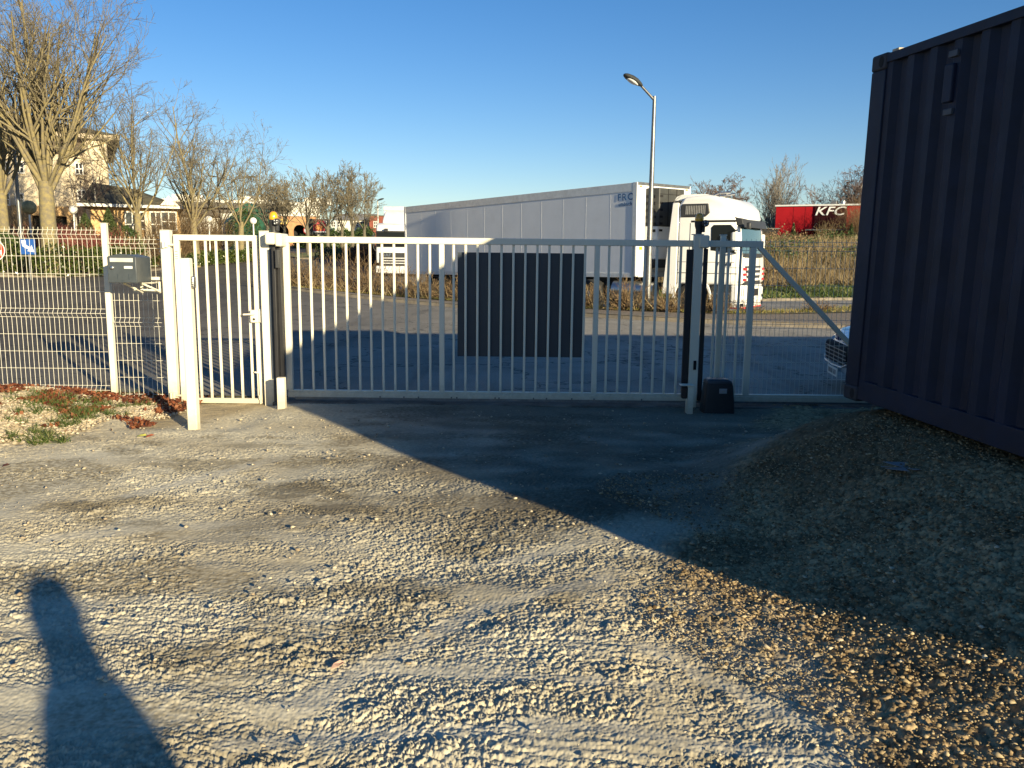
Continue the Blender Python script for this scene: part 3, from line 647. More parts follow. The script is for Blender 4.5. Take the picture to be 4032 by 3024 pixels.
mb = MB(); mb.box(-.042, .042, -.04, .04, -.1, at(1111, 1486, 9.12).z); mb.build('post', M_white, rp_, .004)

def flash(loc, label, grp):
    t = thing('warning_light', label, 'lamp', loc, 0, grp)
    mb = MB(); mb.lathe([(.035,0),(.036,.05),(.048,.09),(.052,.135),(.045,.14)], n=18); mb.build('base', M_plastic, t, smooth=True)
    mb = MB(); mb.lathe([(.046,.14),(.049,.17),(.044,.2),(.03,.222),(.008,.23)], n=18); mb.build('amber_dome', M_amber, t, smooth=True)
    mb = MB(); mb.lathe([(.03,-.045),(.038,-.035),(.038,.02),(.03,.03)], (.055,-.05,.115), 16, 'y'); mb.box(.03,.06,-.04,.02,.02,.09); c_ = mb.build('sensor_head', M_plastic, t, .003)
    mb = MB(); [mb.lathe([(.007,-.005),(.006,.0)], (.055+dx,-.097,.115+dz), 8, 'y') for dx, dz in ((.012,.012),(.01,-.012),(-.016,.014),(-.014,-.02))]; mb.build('screws', M_lens, c_)
    return t
flash((xl+.12, 9.38, zl2-.010), 'amber warning light with black sensor on the sunlit left portal post', 'flashing lights on the gate portal posts')

# sliding gate leaf
LY = GY0
ztop = at(2063, 939.5, LY).z; zrail = at(2063, 1543, LY).z; zlow = at(2063, 1576, LY).z
X0 = at(1139, 1250, LY).x; X1 = at(2978, 1250, LY).x; pitch = (at(2345, 1250, LY).x-at(1740, 1250, LY).x)/13.0; xm = at(1740, 1250, LY).x
sg = thing('sliding_gate', 'long white barred sliding gate half in sun and half in shadow', 'gate', (X0, LY, 0))
ox = -X0; XE = 4.35
mb = MB(); mb.box(X0-.03+ox, X1+.03+ox, -.032, .032, ztop-.072, ztop); mb.build('top_rail', M_white, sg, .005)
mb = MB(); mb.box(X0-.03+ox, XE+ox, -.04, .04, zlow+.012, zrail-.022); mb.box(X0-.03+ox, XE+ox, -.03, .03, zrail-.022, zrail); br = mb.build('bottom_rail', M_white, sg, .005)
mb = MB(); mb.box(X0+.05+ox, XE-.1+ox, -.052, -.041, zlow+.002, zlow+.02)
xx = X0+.06
while xx < XE-.12: mb.box(xx+ox, xx+.008+ox, -.052, -.042, zlow-.008, zlow+.002); xx += .016
mb.build('gear_rack', M_steel, br)
for i in range(16):
    xx = at(1500+i*(78 if i % 2 else 60)+i*15, 1570, LY).x
    if xx < 2.7 and i < 12:
        mb = MB(); mb.lathe([(.010,0),(.010,.008),(.004,.010)], (xx+ox, -.062, zlow+.032), 8, 'y'); mb.build('bolt', M_steel, br)
for k in (-13, 0, 13, 26):
    xx = xm+k*pitch; w_ = .034 if k in (-13, 26) else .029
    mb = MB(); mb.box(xx-w_+ox, xx+w_+ox, -.03, .03, zrail, ztop-.072); mb.build('stile', M_white, sg, .004)
for k in range(-12, 26):
    if k in (0, 13): continue
    xx = xm+k*pitch; mb = MB(); mb.box(xx-.0135+ox, xx+.0135+ox, -.0135, .0135, zrail-.002, ztop-.07); mb.build('bar', M_white, sg, .005)
a_ = at(2992, 968, LY); b_ = at(3350, 1362, LY)
mb = MB(); d_ = (b_-a_); end = a_+d_*((a_.z-zrail+.02)/(a_.z-b_.z)); mb.bar((a_.x+ox-.01, 0, a_.z-.01), (end.x+ox, 0, zrail+.0), .05, .062, (0,1,0)); mb.build('diagonal_brace', M_white, sg, .004)
pan0 = at(1802, 993, LY+.05); pan1 = at(2290, 1407, LY+.05)
mb = MB(); mb.box(pan0.x+ox, pan1.x+ox, .036, .046, pan1.z, pan0.z); mb.build('sheet_panel', M_anth, sg, .001)

# right portal post, stop bracket, motor
xr = at(2740, 1250, 9.40).x; zr = at(2740, 925, 9.4).z
rp2 = thing('guide_post', 'grey shaded portal post with roller bracket on the right, between two black rubber edges', 'post', (xr, 9.40, 0))
mb = MB(); mb.box(-.062, .04, -.04, .04, -.12, zr); mb.box(-.085, .045, -.045, .045, zr, zr+.01); mb.build('post', M_white, rp2, .004)
mb = MB(); mb.box(-.01, .105, -.06, .19, zr-.145, zr-.002); mb.build('roller_bracket', M_white, rp2, .018, seg=3)
ze = at(2710, 982, 9.4).z
mb = MB(); mb.box(-.135, -.066, -.03, .02, .16, ze); mb.build('safety_edge', M_black, rp2, .006)
mb = MB(); mb.box(.055, .10, -.03, .02, .08, ze+.01); mb.build('rear_safety_edge', M_black, rp2, .006)
mb = MB(); zs = at(2733, 1437, 9.36).z; mb.box(-.015, .018, -.052, -.041, zs-.055, zs+.05); mb.build('slot_cover', M_darkgap, rp2, .003)
flash((xr-.01, 9.40, zr+.010), 'amber warning light on the shaded right portal post before the truck cab', 'flashing lights on the gate portal posts')
bp_ = at(2716, 1628, 9.0); sb = thing('stop_bracket', 'short white steel bracket post with dark rubber stop beside the gate motor', 'post', (bp_.x, 9.0, 0))
zc = at(2716, 1518, 9.0).z
mb = MB(); mb.box(-.036, .026, -.03, .03, -.08, zc); mb.box(-.036, -.030, .03, .09, -.08, zc-.16); mb.build('post', M_white, sb, .004)
mb = MB(); mb.box(-.12, .03, -.045, .075, zc, zc+.010); mb.build('cap_plate', M_white, sb, .002)
mb = MB(); mb.box(-.103, -.038, -.03, .04, zc-.145, zc-.012); mb.build('rubber_stop', mat('stop_rubber', (.035,.024,.02), .7), sb, .015)
mo = thing('gate_motor', 'black plastic sliding gate motor housing with a small label at the foot of the gate', 'motor', (at(2822, 1620, 9.15).x, 9.15, float(gz(at(2822, 1620, 9.15).x, 9.15))))
def rr(x0, x1, y0, y1, z, r=.03, n=4):
    out = []
    for cx, cy, a0 in ((x1-r, y1-r, 0), (x0+r, y1-r, 90), (x0+r, y0+r, 180), (x1-r, y0+r, 270)):
        for k in range(n+1): t = R(a0+90*k/n); out.append((cx+r*math.cos(t), cy+r*math.sin(t), z))
    return out
zm = at(2822, 1500, 9.05).z-float(gz(at(2822, 1620, 9.15).x, 9.15))
mb = MB(); mb.loft([rr(-.175,.175,-.12,.12,-.02), rr(-.168,.168,-.115,.115,.12), rr(-.15,.15,-.105,.105,zm-.06), rr(-.145,.142,-.10,.10,zm-.03)]); mb.build('housing', M_black, mo, .006)
mb = MB(); mb.loft([rr(-.15,.145,-.105,.105,zm-.03), rr(-.145,.13,-.10,.10,zm-.005), rr(-.12,.10,-.08,.085,zm+.012)]); mb.build('lid', mat('lid_plastic', (.03,.036,.045), .4), mo, .004)
mb = MB(); mb.box(-.01, .075, -.112, -.1085, zm-.14, zm-.085); lb = mb.build('rating_label', mat('label_foil', (.30,.32,.34), .5), mo)
mb = MB(); mb.box(.015, .05, -.1135, -.1125, zm-.125, zm-.105); mb.build('print', M_paperg, lb)

# mesh fence right of the portal, behind the gate
fr = thing('mesh_fence', 'welded mesh fence in shadow running behind the gate towards the blue container', 'fence', (at(2833, 1250, 9.72).x, 9.72, 0))
zt3 = at(3200, 944, 9.72).z
mb = MB(); mb.box(-.03, .03, -.03, .03, -.1, zt3+.035); mb.box(-.038, .038, -.034, .034, zt3+.035, zt3+.047); mb.build('post', M_white, fr, .004)
fence_panel('wire_panel', .03, 2.5, 0, zt3, fr, [('f',1),('s',4),('f',1),('s',4)], .01)
mb = MB(); mb.box(2.5, 2.56, -.03, .03, -.1, zt3+.035); mb.build('post', M_white, fr, .004)
fence_panel('wire_panel', 2.56, 5.1, 0, zt3, fr, [('f',1),('s',4),('f',1),('s',4)], .01)
mb = MB(); mb.box(5.1, 5.16, -.03, .03, -.1, zt3+.035); mb.build('post', M_white, fr, .004)

# reader post in front of the small gate
qb = on_ground(765, 1690); qt = at(724, 1016, qb.y)
rd = thing('reader_post', 'free standing white post with a metal card reader on its side, nearest to the camera', 'post', (qb.x, qb.y, float(gz(qb.x, qb.y))-.02))
zt_ = qt.z-float(gz(qb.x, qb.y))+.02
mb = MB(); mb.box(-.048, .048, -.048, .048, -.2, zt_); mb.build('post', M_white, rd, .01)
mb = MB(); mb.box(.050, .082, -.04, .03, zt_-.29, zt_-.17); r_ = mb.build('card_reader', M_alu, rd, .014, seg=3)
mb = MB(); [mb.box(.058, .076, -.043, -.0405, zt_-.275+.022*k, zt_-.268+.022*k) for k in range(4)]; mb.build('keypad', M_plastic, r_)

# mailbox on its brackets
fa = at(428, 1100, 9.12); fb = at(541, 1100, 9.12)
mw = fb.x-fa.x; zmb = at(485, 1113, 9.12).z; zmt = at(485, 1000, 9.12).z; mh = zmt-zmb
mx_ = (fa.x+fb.x)/2
ml = thing('mailbox', 'dark grey metal mailbox with silver lock fixed on white brackets to the fence', 'mailbox', (mx_, 9.12, zmb))
def arch(w, h, rise, n=10):
    return [(-w/2, 0), (w/2, 0)]+[(w/2-w*k/n, h-rise+rise*math.sin(math.pi*k/n)) for k in range(n+1)]
mb = MB(); mb.prism(arch(mw*.97, mh*.985, .03), .012, .37, 'y'); mb.build('body', M_boxm, ml, .006)
mb = MB(); mb.prism(arch(mw, mh, .03), -.012, .008, 'y'); dr = mb.build('door', M_boxm, ml, .006)
mb = MB(); mb.box(-mw*.40, mw*.40, -.017, -.0125, mh*.72, mh*.86); mb.build('letter_flap', mat('flap_plate', (.60,.58,.52), .4), dr, .002)
mb = MB(); mb.box(mw*.08, mw*.37, -.017, -.0125, mh*.49, mh*.58); mb.build('name_plate', M_paperw, dr, .002)
mb = MB(); mb.lathe([(.022,0),(.019,-.016),(.01,-.02)], (-mw*.33, -.012, mh*.52), 16, 'y'); mb.build('lock', M_alu, dr, smooth=True)
for q_ in ((-mw*.17, -mw*.155, mh*.13, mh*.3), (mw*.22, mw*.235, mh*.1, mh*.31), (-mw*.06, mw*.06, mh*.055, mh*.075)): mb = MB(); mb.box(q_[0], q_[1], -.0145, -.012, q_[2], q_[3]); mb.build('embossing', M_anth, dr)
for z_, xa_, xb_ in ((.035, .05, .36), (-.105, -.09, .36)):
    mb = MB(); mb.box(xa_, xb_, .44, .446, z_-.018, z_+.018)
    for k in range(7): mb.box(xa_+.02+k*(xb_-xa_-.05)/7, xa_+.035+k*(xb_-xa_-.05)/7, .436, .4405, z_-.004, z_+.004)
    mb.build('mounting_strip', M_bracket, ml, .002)
for xk in (-.02, .19):
    mb = MB(); mb.bar((xk, .06, -.006), (xk, .43, -.006), .025, .008); mb.bar((xk-.02, .08, -.01), (xk+.04, .43, -.12), .012, .02); mb.bar((xk+.03, .425, -.13), (xk+.03, .425, -.0), .03, .012, (0,1,0)); mb.build('bracket_arm', M_bracket, ml, .002)

# ------------------------------------------------------------------ shipping containers
def container(loc, rz, rx, label, paint, grp=None, detail=True):
    "local: x to the right, y away; origin at the far left lower corner; the box runs 6.06 m back"
    t = thing('shipping_container', label, 'container', loc, rz, grp, rx); L, Wd, Hh = 6.06, 2.44, 2.59
    mb = MB(); w = .16; c_ = .178
    for x0 in (0, Wd-.16):
        for y0 in (-c_, -L): mb = MB(); mb.box(x0, x0+.16, y0, y0+c_, .118, Hh-.118); mb.build('corner_post', paint, t, .006)
    for x0 in (0, Wd-.16):
        for y0 in (-c_, -L):
            for z0 in (0, Hh-.118):
                mb = MB(); e = .006; mb.box(x0-e, x0+.16+e, y0-e, y0+c_+e, z0, z0+.118); q = mb.build('corner_casting', M_contd, t, .018, seg=3)
                mb = MB(); xs = x0-e-.0015 if x0 == 0 else x0+.16+e-.004
                mb.prism([(y0+.055+.03*math.cos(a), z0+.059+.04*math.sin(a)) for a in np.linspace(0, 6.0, 12)], xs, xs+.005, 'x'); mb.build('lashing_hole', M_darkgap, q); mb = MB()
                mb.prism([(x0+.08+.03*math.cos(a), z0+.059+.04*math.sin(a)) for a in np.linspace(0, 6.0, 12)], y0-e-.0015 if y0 < -1 else y0+c_+e-.004, (y0-e-.0015 if y0 < -1 else y0+c_+e-.004)+.005, 'y')
                mb.build('lashing_hole', M_darkgap, q)
    for x0 in (.0, Wd-.06):
        mb = MB(); mb.box(x0, x0+.06, -L+c_, -c_, Hh-.075, Hh-.012); mb.build('top_rail', paint, t, .004)
        mb = MB(); mb.box(x0+.008, x0+.058, -L+c_, -2.6-.0, .022, .175); mb.box(x0+.008, x0+.058, -1.95, -c_, .022, .175); mb.box(x0+.008, x0+.058, -4.1, -1.95, .11, .175); mb.build('bottom_rail', paint, t, .004)
    for ya_, za_ in ((-.10,Hh-.13),(-L+.02,Hh-.13),(-.10,.01),(-L+.02,.01)): mb = MB(); mb.box(.16, Wd-.16, ya_, ya_+.08, za_, za_+.12); mb.build('end_rail', paint, t, .004)
    # corrugated sides
    for sgn, xo in ((1, .014), (-1, Wd-.014)):
        pr = []; y = -c_+.0; p_ = .245; dd = .036
        while y > -L+c_+p_: pr += [(y, 0), (y-.07, 0), (y-.122, dd), (y-.193, dd)]; y -= p_
        pr.append((y, 0)); pr.append((-L+c_, 0))
        V = []; F = []
        for (yy, d) in pr: V += [(xo+sgn*d, yy, .165), (xo+sgn*d, yy, Hh-.07)]
        for k in range(len(pr)-1): F.append((2*k, 2*k+1, 2*k+3, 2*k+2))
        mb = MB(); mb.add(V, F); o = mb.build('side_wall', paint, t)
        so = o.modifiers.new('thick', 'SOLIDIFY'); so.thickness = .003
    mb = MB(); mb.box(.03, Wd-.03, -.07, -.04, .12, Hh-.1); mb.build('door_end', paint, t)
    for xk in (.45, .95, 1.5, 2.0): mb = MB(); mb.tube([(xk,-.015,.1), (xk,-.015,Hh-.1)], .017, 8); mb.build('lock_rod', M_steel, t)
    mb = MB(); mb.box(.03, Wd-.03, -L+.04, -L+.07, .12, Hh-.1); mb.build('front_wall', paint, t)
    mb = MB(); mb.box(.05, Wd-.05, -L+.1, -.1, Hh-.035, Hh-.02); mb.build('roof', paint, t)
    mb = MB(); mb.box(.07, Wd-.07, -L+.1, -.1, .10, .16); mb.build('floor', M_contd, t)
    if detail:
        mb = MB(); mb.box(-.012, .018, -.95, -.86, 2.13, 2.37); v_ = mb.build('vent_cover', M_steel if False else paint, t, .008)
        M_vent = mat('vent_metal', (.06,.07,.09), .6)
        for za_ in (2.05, 2.41): mb = MB(); mb.box(-.006, .02, -.965, -.88, za_, za_+.04); mb.build('vent_bracket', M_vent, v_, .003)
        mb = MB(); mb.box(.165, .5, .0, -.17, Hh, Hh+.0) if False else mb.box(.03, .13, -.27, -.19, Hh-.012, Hh+.014); mb.build('roof_strip', mat('pale_strip', (.45,.38,.28), .7), t, .003)
    return t
rzc = math.atan(.155); rxc = R(1.4)
container((2.66, 6.55, .615), rzc, rxc, 'dark blue corrugated shipping container towering at the right edge of the yard', M_cont)
ca_, sa_ = math.cos(rzc), math.sin(rzc)
for k in range(1, 5):
    c = container((2.66+2.62*k*ca_, 6.55+2.62*k*sa_-.3*k, .5), rzc*.6, 0, 'more shipping containers standing side by side to the right of the blue one', M_cont, 'containers out of frame on the right', False)

# ------------------------------------------------------------------ wheels
def wheel(parent, c, r=.5, w=.28, rim=M_rim, side=1):
    mb = MB(); mb.lathe([(r*.55,-w/2),(r*.94,-w/2),(r,-w*.36),(r,w*.36),(r*.94,w/2),(r*.55,w/2)], c, 28, 'x'); ty = mb.build('wheel', M_tyre, parent, smooth=True)
    mb = MB(); s = side*w/2; mb.lathe([(r*.56,s*.98),(r*.52,s*.6),(r*.3,s*.5),(r*.28,s*1.02),(r*.1,s*1.06)], c, 20, 'x'); mb.build('rim', rim, ty, smooth=True)
    return ty

# trailer (local: +y forward, origin on the ground below the front lower left... right side faces us)
PF = np.array([3.93, 26.8]); PR = np.array([-4.88, 38.0]); zft, zrt = 4.01, 3.77; zfb, zrb = 1.054, .74
axd = (PF-PR); TL = float(np.linalg.norm(axd)); axd = axd/TL; az = math.atan2(axd[0], axd[1])
tilt = math.atan2(zft-zrt, TL)
tr = thing('refrigerated_trailer', 'long white refrigerated semi trailer parked behind the gate, its flank in grazing light', 'trailer', (PF[0], PF[1], zfb-1.17), -az, None, 0)
tr.rotation_mode = 'XYZ'; tr.rotation_euler = (tilt, 0, -az)
# right flank at x=0, box extends to x=-2.55 ; front at y=0
BW, Z0, Z1 = 2.55, 1.17, 1.17+(zft-zfb)
mb = MB(); mb.box(-BW, -.002, -TL, -.01, Z0, Z1-.01); box_ = mb.build('cargo_box', M_trail, tr, .01)
for xa0, xa1 in ((-.004,.012),(-BW-.01,-BW+.004)): mb = MB(); mb.box(xa0, xa1, -TL+.1, -.17, Z1-.26, Z1+.004); mb.build('roof_rail', M_trim, tr, .004)
mb = MB(); mb.box(-.004, .012, -TL+.1, -.17, Z0-.03, Z0+.11); mb.build('floor_rail', M_trim, tr, .004)
for q_ in ((-.03, .016, -.17, .02, Z0, Z1+.012),(-BW-.02, -BW+.03, -.17, .02, Z0, Z1+.012),(-.05, .018, -TL-.03, -TL+.1, Z0-.05, Z1+.01),(-BW-.02, -BW+.05, -TL-.03, -TL+.1, Z0-.05, Z1+.01)): mb = MB(); mb.box(*q_); mb.build('corner_pillar', M_trim, tr, .01)
mb = MB(); mb.box(-BW+.03, -.03, -.04, .025, Z1-.07, Z1+.016); mb.build('front_header', M_steel, tr, .006)
for k in range(1, 12):
    y_ = -k*1.17; mb = MB(); mb.box(-.003, .0006, y_-.006, y_, Z0+.115, Z1-.265); mb.build('panel_joint', M_seam, tr)
MT = lambda x, y, z: Matrix.Translation((x, y, z)) @ Matrix(((0,0,1,0),(1,0,0,0),(0,1,0,0),(0,0,0,1)))
text_mesh('lettering', 'FRC', .30, M_blue_t, tr, MT(.006, -.50, Z1-.42), .002, 0, .006, 1.15, 1.25)
text_mesh('lettering', 'umbach', .17, M_blue_t, tr, MT(.006, -.50, Z1-.64), .002, 0, .003, 1.05, 1.1)
# reefer unit on the front wall
mb = MB(); mb.prism([(-1.95,0),(-.42,0),(-.42,.16),(-.60,.42),(-1.78,.42),(-1.95,.16)], Z0+1.60, Z1-.16, 'z')
ru = mb.build('cooling_unit', M_greyp, tr, .03, seg=3)
for j in range(6):
    z_ = Z1-.42-j*.215
    mb = MB(); mb.box(-.70, -.50, .20, .40, z_-.035, z_+.035) if False else mb.box(-.76, -.62, .405, .428, z_-.03, z_+.04); mb.box(-.56, -.45, .10, .32, z_-.05, z_+.02) if False else None; mb.build('louvre', M_darkgap, ru)
    mb = MB(); mb.add([(-.425, .03, z_-.05), (-.425, .14, z_-.05), (-.425, .14, z_+.04), (-.425, .03, z_+.04), (-.415, .03, z_-.05), (-.415, .14, z_-.05), (-.415, .14, z_+.04), (-.415, .03, z_+.04)], [(0,1,2,3),(4,5,6,7),(0,1,5,4),(2,3,7,6),(1,2,6,5),(0,3,7,4)]); mb.box(-.53, -.47, .235, .34, z_-.05, z_+.035); mb.build('louvre', M_darkgap, ru)
mb = MB(); mb.box(-1.02, -1.0, .40, .43, Z0+1.62, Z1-.18); mb.box(-1.42, -1.4, .40, .43, Z0+1.62, Z1-.18); mb.box(-1.76, -.62, .42, .428, Z1-.36, Z1-.34); mb.build('cover_seam', M_darkgap, ru)
mb = MB(); mb.prism([(-1.9,0),(-.4,0),(-.4,.14),(-.58,.38),(-1.78,.38),(-1.9,.14)], Z0+.55, Z0+1.595, 'z'); mb.build('lower_cover', M_cab, tr, .03, seg=3)
mb = MB(); mb.box(-1.85, -.42, .0, .34, Z0+.28, Z0+.54); mb.build('fuel_box', M_plastic, tr, .03)
mb = MB(); mb.box(-.30, -.16, .0, .004, Z0+.85, Z0+.95); mb.build('marker', M_amber, tr)
mb = MB(); mb.box(-.24, -.12, .0, .004, Z1-.14, Z1-.09); mb.box(-2.45, -2.33, .0, .004, Z1-.14, Z1-.09); mb.build('marker_lamp', mat('brass_marker', (.35,.25,.1), .4), tr)
mb = MB(); mb.box(-BW+.1, -.1, -.02, .03, Z0-.02, Z0+.16); mb.build('front_sill', M_trim, tr, .01)
mb = MB(); mb.box(-1.75, -1.65, -TL+.5, -.6, .75, Z0-.01); mb.box(-.90, -.80, -TL+.5, -.6, .75, Z0-.01)
for k in range(9): mb.box(-BW+.15, -.12, -1.3-k*1.4, -1.2-k*1.4, Z0-.09, Z0-.005)
mb.build('chassis', M_chas, tr)
for k in range(3):
    y_ = -TL+2.4+k*1.31
    wheel(tr, (-.18, y_, .48), .5, .34, M_rim, 1); wheel(tr, (-BW+.18, y_, .48), .5, .34, M_rim, -1)
    for s_ in (-.20, -BW+.20):
        mb = MB(); ring = []
        for a in np.linspace(20, 160, 9):
            ca, sa2 = math.cos(R(a)), math.sin(R(a)); ring.append([(s_-.2, y_+.60*ca, .48+.60*sa2), (s_+.2, y_+.60*ca, .48+.60*sa2), (s_+.2, y_+.58*ca, .48+.58*sa2), (s_-.2, y_+.58*ca, .48+.58*sa2)])
        mb.loft(ring); mb.build('mudguard', M_plastic, tr, smooth=True)
mb = MB(); mb.box(-.55, -.45, -2.9, -2.8, .12, Z0); mb.box(-BW+.45, -BW+.55, -2.9, -2.8, .12, Z0); mb.box(-.62, -.38, -2.97, -2.73, .08, .12); mb.build('landing_leg', M_chas, tr)
mb = MB(); mb.box(-.10, -.04, -5.8, -3.6, .55, 1.05); mb.build('pallet_box', M_chas, tr, .02)
mb = MB(); mb.box(-.02, -BW+.1, -TL-.02, -TL+.02, .5, .62); mb.build('rear_bumper', M_steel, tr, .01)

# ------------------------------------------------------------------ tractor unit
TC = at(2903, 1100, 25.0); TCx, TCy = TC.x, 25.0
azt = R(123)
tk = thing('truck_tractor', 'white truck tractor with high cab and red grille trims, coupled to the long trailer', 'truck', (TCx, TCy, -.08), -azt)
# local: +y forward, front face at y=0, right flank (towards us) at x=0, left flank at x=-2.45
CW = 2.45
side = [(-1.92,.95),(-1.92,3.42),(-1.76,3.60),(-1.0,3.64),(-.45,3.52),(-.16,3.25),(-.06,2.85),(-.02,2.55),(.08,1.55),(.10,1.05),(-.02,.95)]
def rounded_cab(out, w, ins=.16, n=3):
    rings = []
    cy = sum(p[0] for p in out)/len(out); cz = sum(p[1] for p in out)/len(out)
    for x, k in ((0-.0, ins*.9), (-.05, ins*.35), (-.14, 0), (-w+.14, 0), (-w+.05, ins*.35), (-w, ins*.9)):
        rings.append([(x, p[0]-(k if p[0] > -.6 else k*.1), p[1]-(k*.6 if p[1] > 3 else 0)) for p in out])
    return rings
mb = MB(); mb.loft(rounded_cab(side, CW)); mb.build('cab', M_cab, tk, .05, seg=3)
for xa0, xa1 in ((-.05,.012),(-CW-.012,-CW+.05)): mb = MB(); mb.prism([(-2.40,.62),(-1.94,.62),(-1.94,3.42),(-2.14,3.42)], xa0, xa1, 'x'); mb.build('side_fairing', M_cab, tk, .02)
mb = MB(); mb.prism([(-2.25,3.42),(-2.12,3.62),(-1.95,3.68),(-1.2,3.68),(-.7,3.58),(-1.0,3.5),(-2.2,3.5)], -CW+.25, -.25, 'x'); mb.build('roof_deflector', M_cab, tk, .07, seg=3)
mb = MB(); mb.prism([(-1.86,2.98),(-1.08,2.98),(-.94,3.10),(-1.00,3.38),(-1.82,3.38),(-1.88,3.3)], -.02, .035, 'x'); gr_ = mb.build('air_intake', M_plastic, tk, .03, seg=3)
for k in range(12): mb = MB(); mb.box(.034, .046, -1.70+k*.054, -1.678+k*.054, 3.06, 3.32); mb.build('grille_slat', mat('slat_grey', (.30,.30,.29), .5) if k == 0 else bpy.data.materials['slat_grey'], gr_)
# door, window, seams
mb = MB(); mb.box(-.0, .006, -1.52, -.10, 2.82, 2.88); mb.box(0, .006, -1.55, -1.535, 1.35, 2.80); mb.box(0, .006, -1.9, -.12, 1.62, 1.632); mb.box(0, .006, -1.9, .0, 1.28, 1.30); mb.build('door_seam', M_darkgap, tk)
mb = MB(); mb.prism([(-.86,1.98),(-.12,1.90),(-.14,2.60),(-.28,2.74),(-.80,2.74),(-.88,2.66)], -.01, .012, 'x'); wd = mb.build('side_window', M_glass, tk, .008)
mb = MB(); mb.prism([(-.50,2.10),(-.18,2.06),(-.20,2.50),(-.48,2.55)], .010, .016, 'x'); mb.build('glass_reflection_panel', M_glass, wd)
mb = MB(); mb.box(.006, .03, -1.28, -1.02, 1.52, 1.60); mb.build('door_handle', M_plastic, tk, .01)
text_mesh('lettering', '1844', .16, M_plastic, tk, MT(.012, -.42, 1.56), .002, .2, .003, 1.4, 1.1)
mb = MB(); mb.loft([[(x, -.05+dy+.14*abs((x+CW/2)/(CW/2))**3*-1.0, z) for x, z in ((-.16,z0),(-CW+.16,z0),(-CW+.16,z0+.001),(-.16,z0+.001))] for z0, dy in ((1.93,.12),(2.62,.07))]) if False else None
mb = MB(); wsx = [(-.10,-.20),(-.22,-.03),(-.7,.035),(-CW+.7,.035),(-CW+.22,-.03),(-CW+.10,-.20)]
rings = [[(x, y+.075, 1.90) for x, y in wsx]+[(x, y-.03, 1.90) for x, y in wsx[::-1]], [(x, y-.015, 2.78) for x, y in wsx]+[(x, y-.12, 2.78) for x, y in wsx[::-1]]]
mb.loft(rings); mb.build('windscreen', M_wind, tk, smooth=True)
mb = MB(); mb.prism([(x, y+.10) for x, y in wsx]+[(x, y-.02) for x, y in wsx[::-1]], 1.78, 1.90, 'z'); mb.build('wiper_panel', M_plastic, tk, .01)
mb = MB(); vs = [(-.02,-.30),(-.06,.10),(-.4,.20),(-CW+.4,.20),(-CW+.06,.10),(-CW+.02,-.30)]
mb.loft([[(x, y, 2.80-.14*(y > 0)) for x, y in vs]+[(x, y-.05, 2.80-.14*(y > 0)) for x, y in vs[::-1]], [(x, y*.8-.05, 3.02-.12*(y > 0)) for x, y in vs]+[(x, y*.8-.1, 3.02-.12*(y > 0)) for x, y in vs[::-1]]]); mb.build('sun_visor', M_plastic, tk, .01)
for sx_ in (.12, -CW-.12):
    mb = MB(); s_ = 1 if sx_ > 0 else -1
    mb.box(sx_-.06, sx_+.10, -.18, .0, 1.98, 2.52); mr = mb.build('mirror', M_cab, tk, .045, seg=3)
    mb = MB(); mb.bar((sx_-.12*s_, -.1, 2.58), (sx_, -.08, 2.56), .05, .05); mb.bar((sx_-.12*s_, -.1, 1.9), (sx_, -.08, 1.92), .05, .05); mb.box(sx_-.05, sx_+.09, -.2, -.18, 2.0, 2.5); mb.build('mirror_arm', M_plastic, mr, .01)
mb = MB(); mb.box(-.02, .10, .22, .34, 2.60, 2.80); mb.build('kerb_mirror', M_plastic, tk, .03)
# front: grille trims, bumper, lights
fy = lambda x: .10-.16*abs((x+CW/2)/(CW/2))**4
def band(z0, z1, pr, n=14, x0=-.1, x1=-CW+.1):
    xs = np.linspace(x0, x1, n)
    return [[(x, fy(x)+pr, z0), (x, fy(x)-.15, z0), (x, fy(x)-.15, z1), (x, fy(x)+pr, z1)] for x in xs]
mb = MB(); mb.loft(band(.95, 1.52, .01, x0=-.42, x1=-CW+.42)); mb.build('grille', M_plastic, tk)
for k, z_ in enumerate((1.02, 1.18, 1.34)):
    mb = MB(); mb.loft(band(z_+.05, z_+.13, .06, x0=-.30, x1=-CW+.30)); b__ = mb.build('grille_slat', M_cab, tk, .01)
    for sx_ in (-.34, -CW+.34): mb = MB(); mb.box(sx_-.12, sx_+.12, fy(sx_)+.045, fy(sx_)+.085, z_+.055, z_+.125); mb.build('red_trim', M_red, b__)
mb = MB(); mb.loft(band(.26, .95, .06, 18, .0, -CW)); mb.build('bumper', M_cab, tk, .04, seg=3)
mb = MB(); mb.loft(band(.245, .285, .068, 18, -.0, -CW)); mb.build('bumper_trim', M_red, tk)
for sx_ in (-.30, -CW+.30):
    y_ = fy(sx_)+.06
    mb = MB(); mb.box(sx_-.12, sx_+.12, y_-.02, y_+.012, .62, .86); h_ = mb.build('headlight', M_lens, tk, .03)
    mb = MB(); mb.box(sx_-.09, sx_+.09, y_-.02, y_+.012, .44, .54); mb.build('fog_lamp', M_lens, tk, .02)
    mb = MB(); mb.box(sx_-.16, sx_+.16, y_-.02, y_+.01, .30, .40); mb.build('air_slot', M_darkgap, tk, .01)
mb = MB(); mb.box(-CW/2-.45, -CW/2+.45, .165, .172, .38, .52); mb.build('number_plate', M_paperw, tk)
mb = MB(); mb.box(-CW/2-.4, -CW/2+.4, .15, .168, .60, .82); mb.build('lower_grille', M_darkgap, tk)
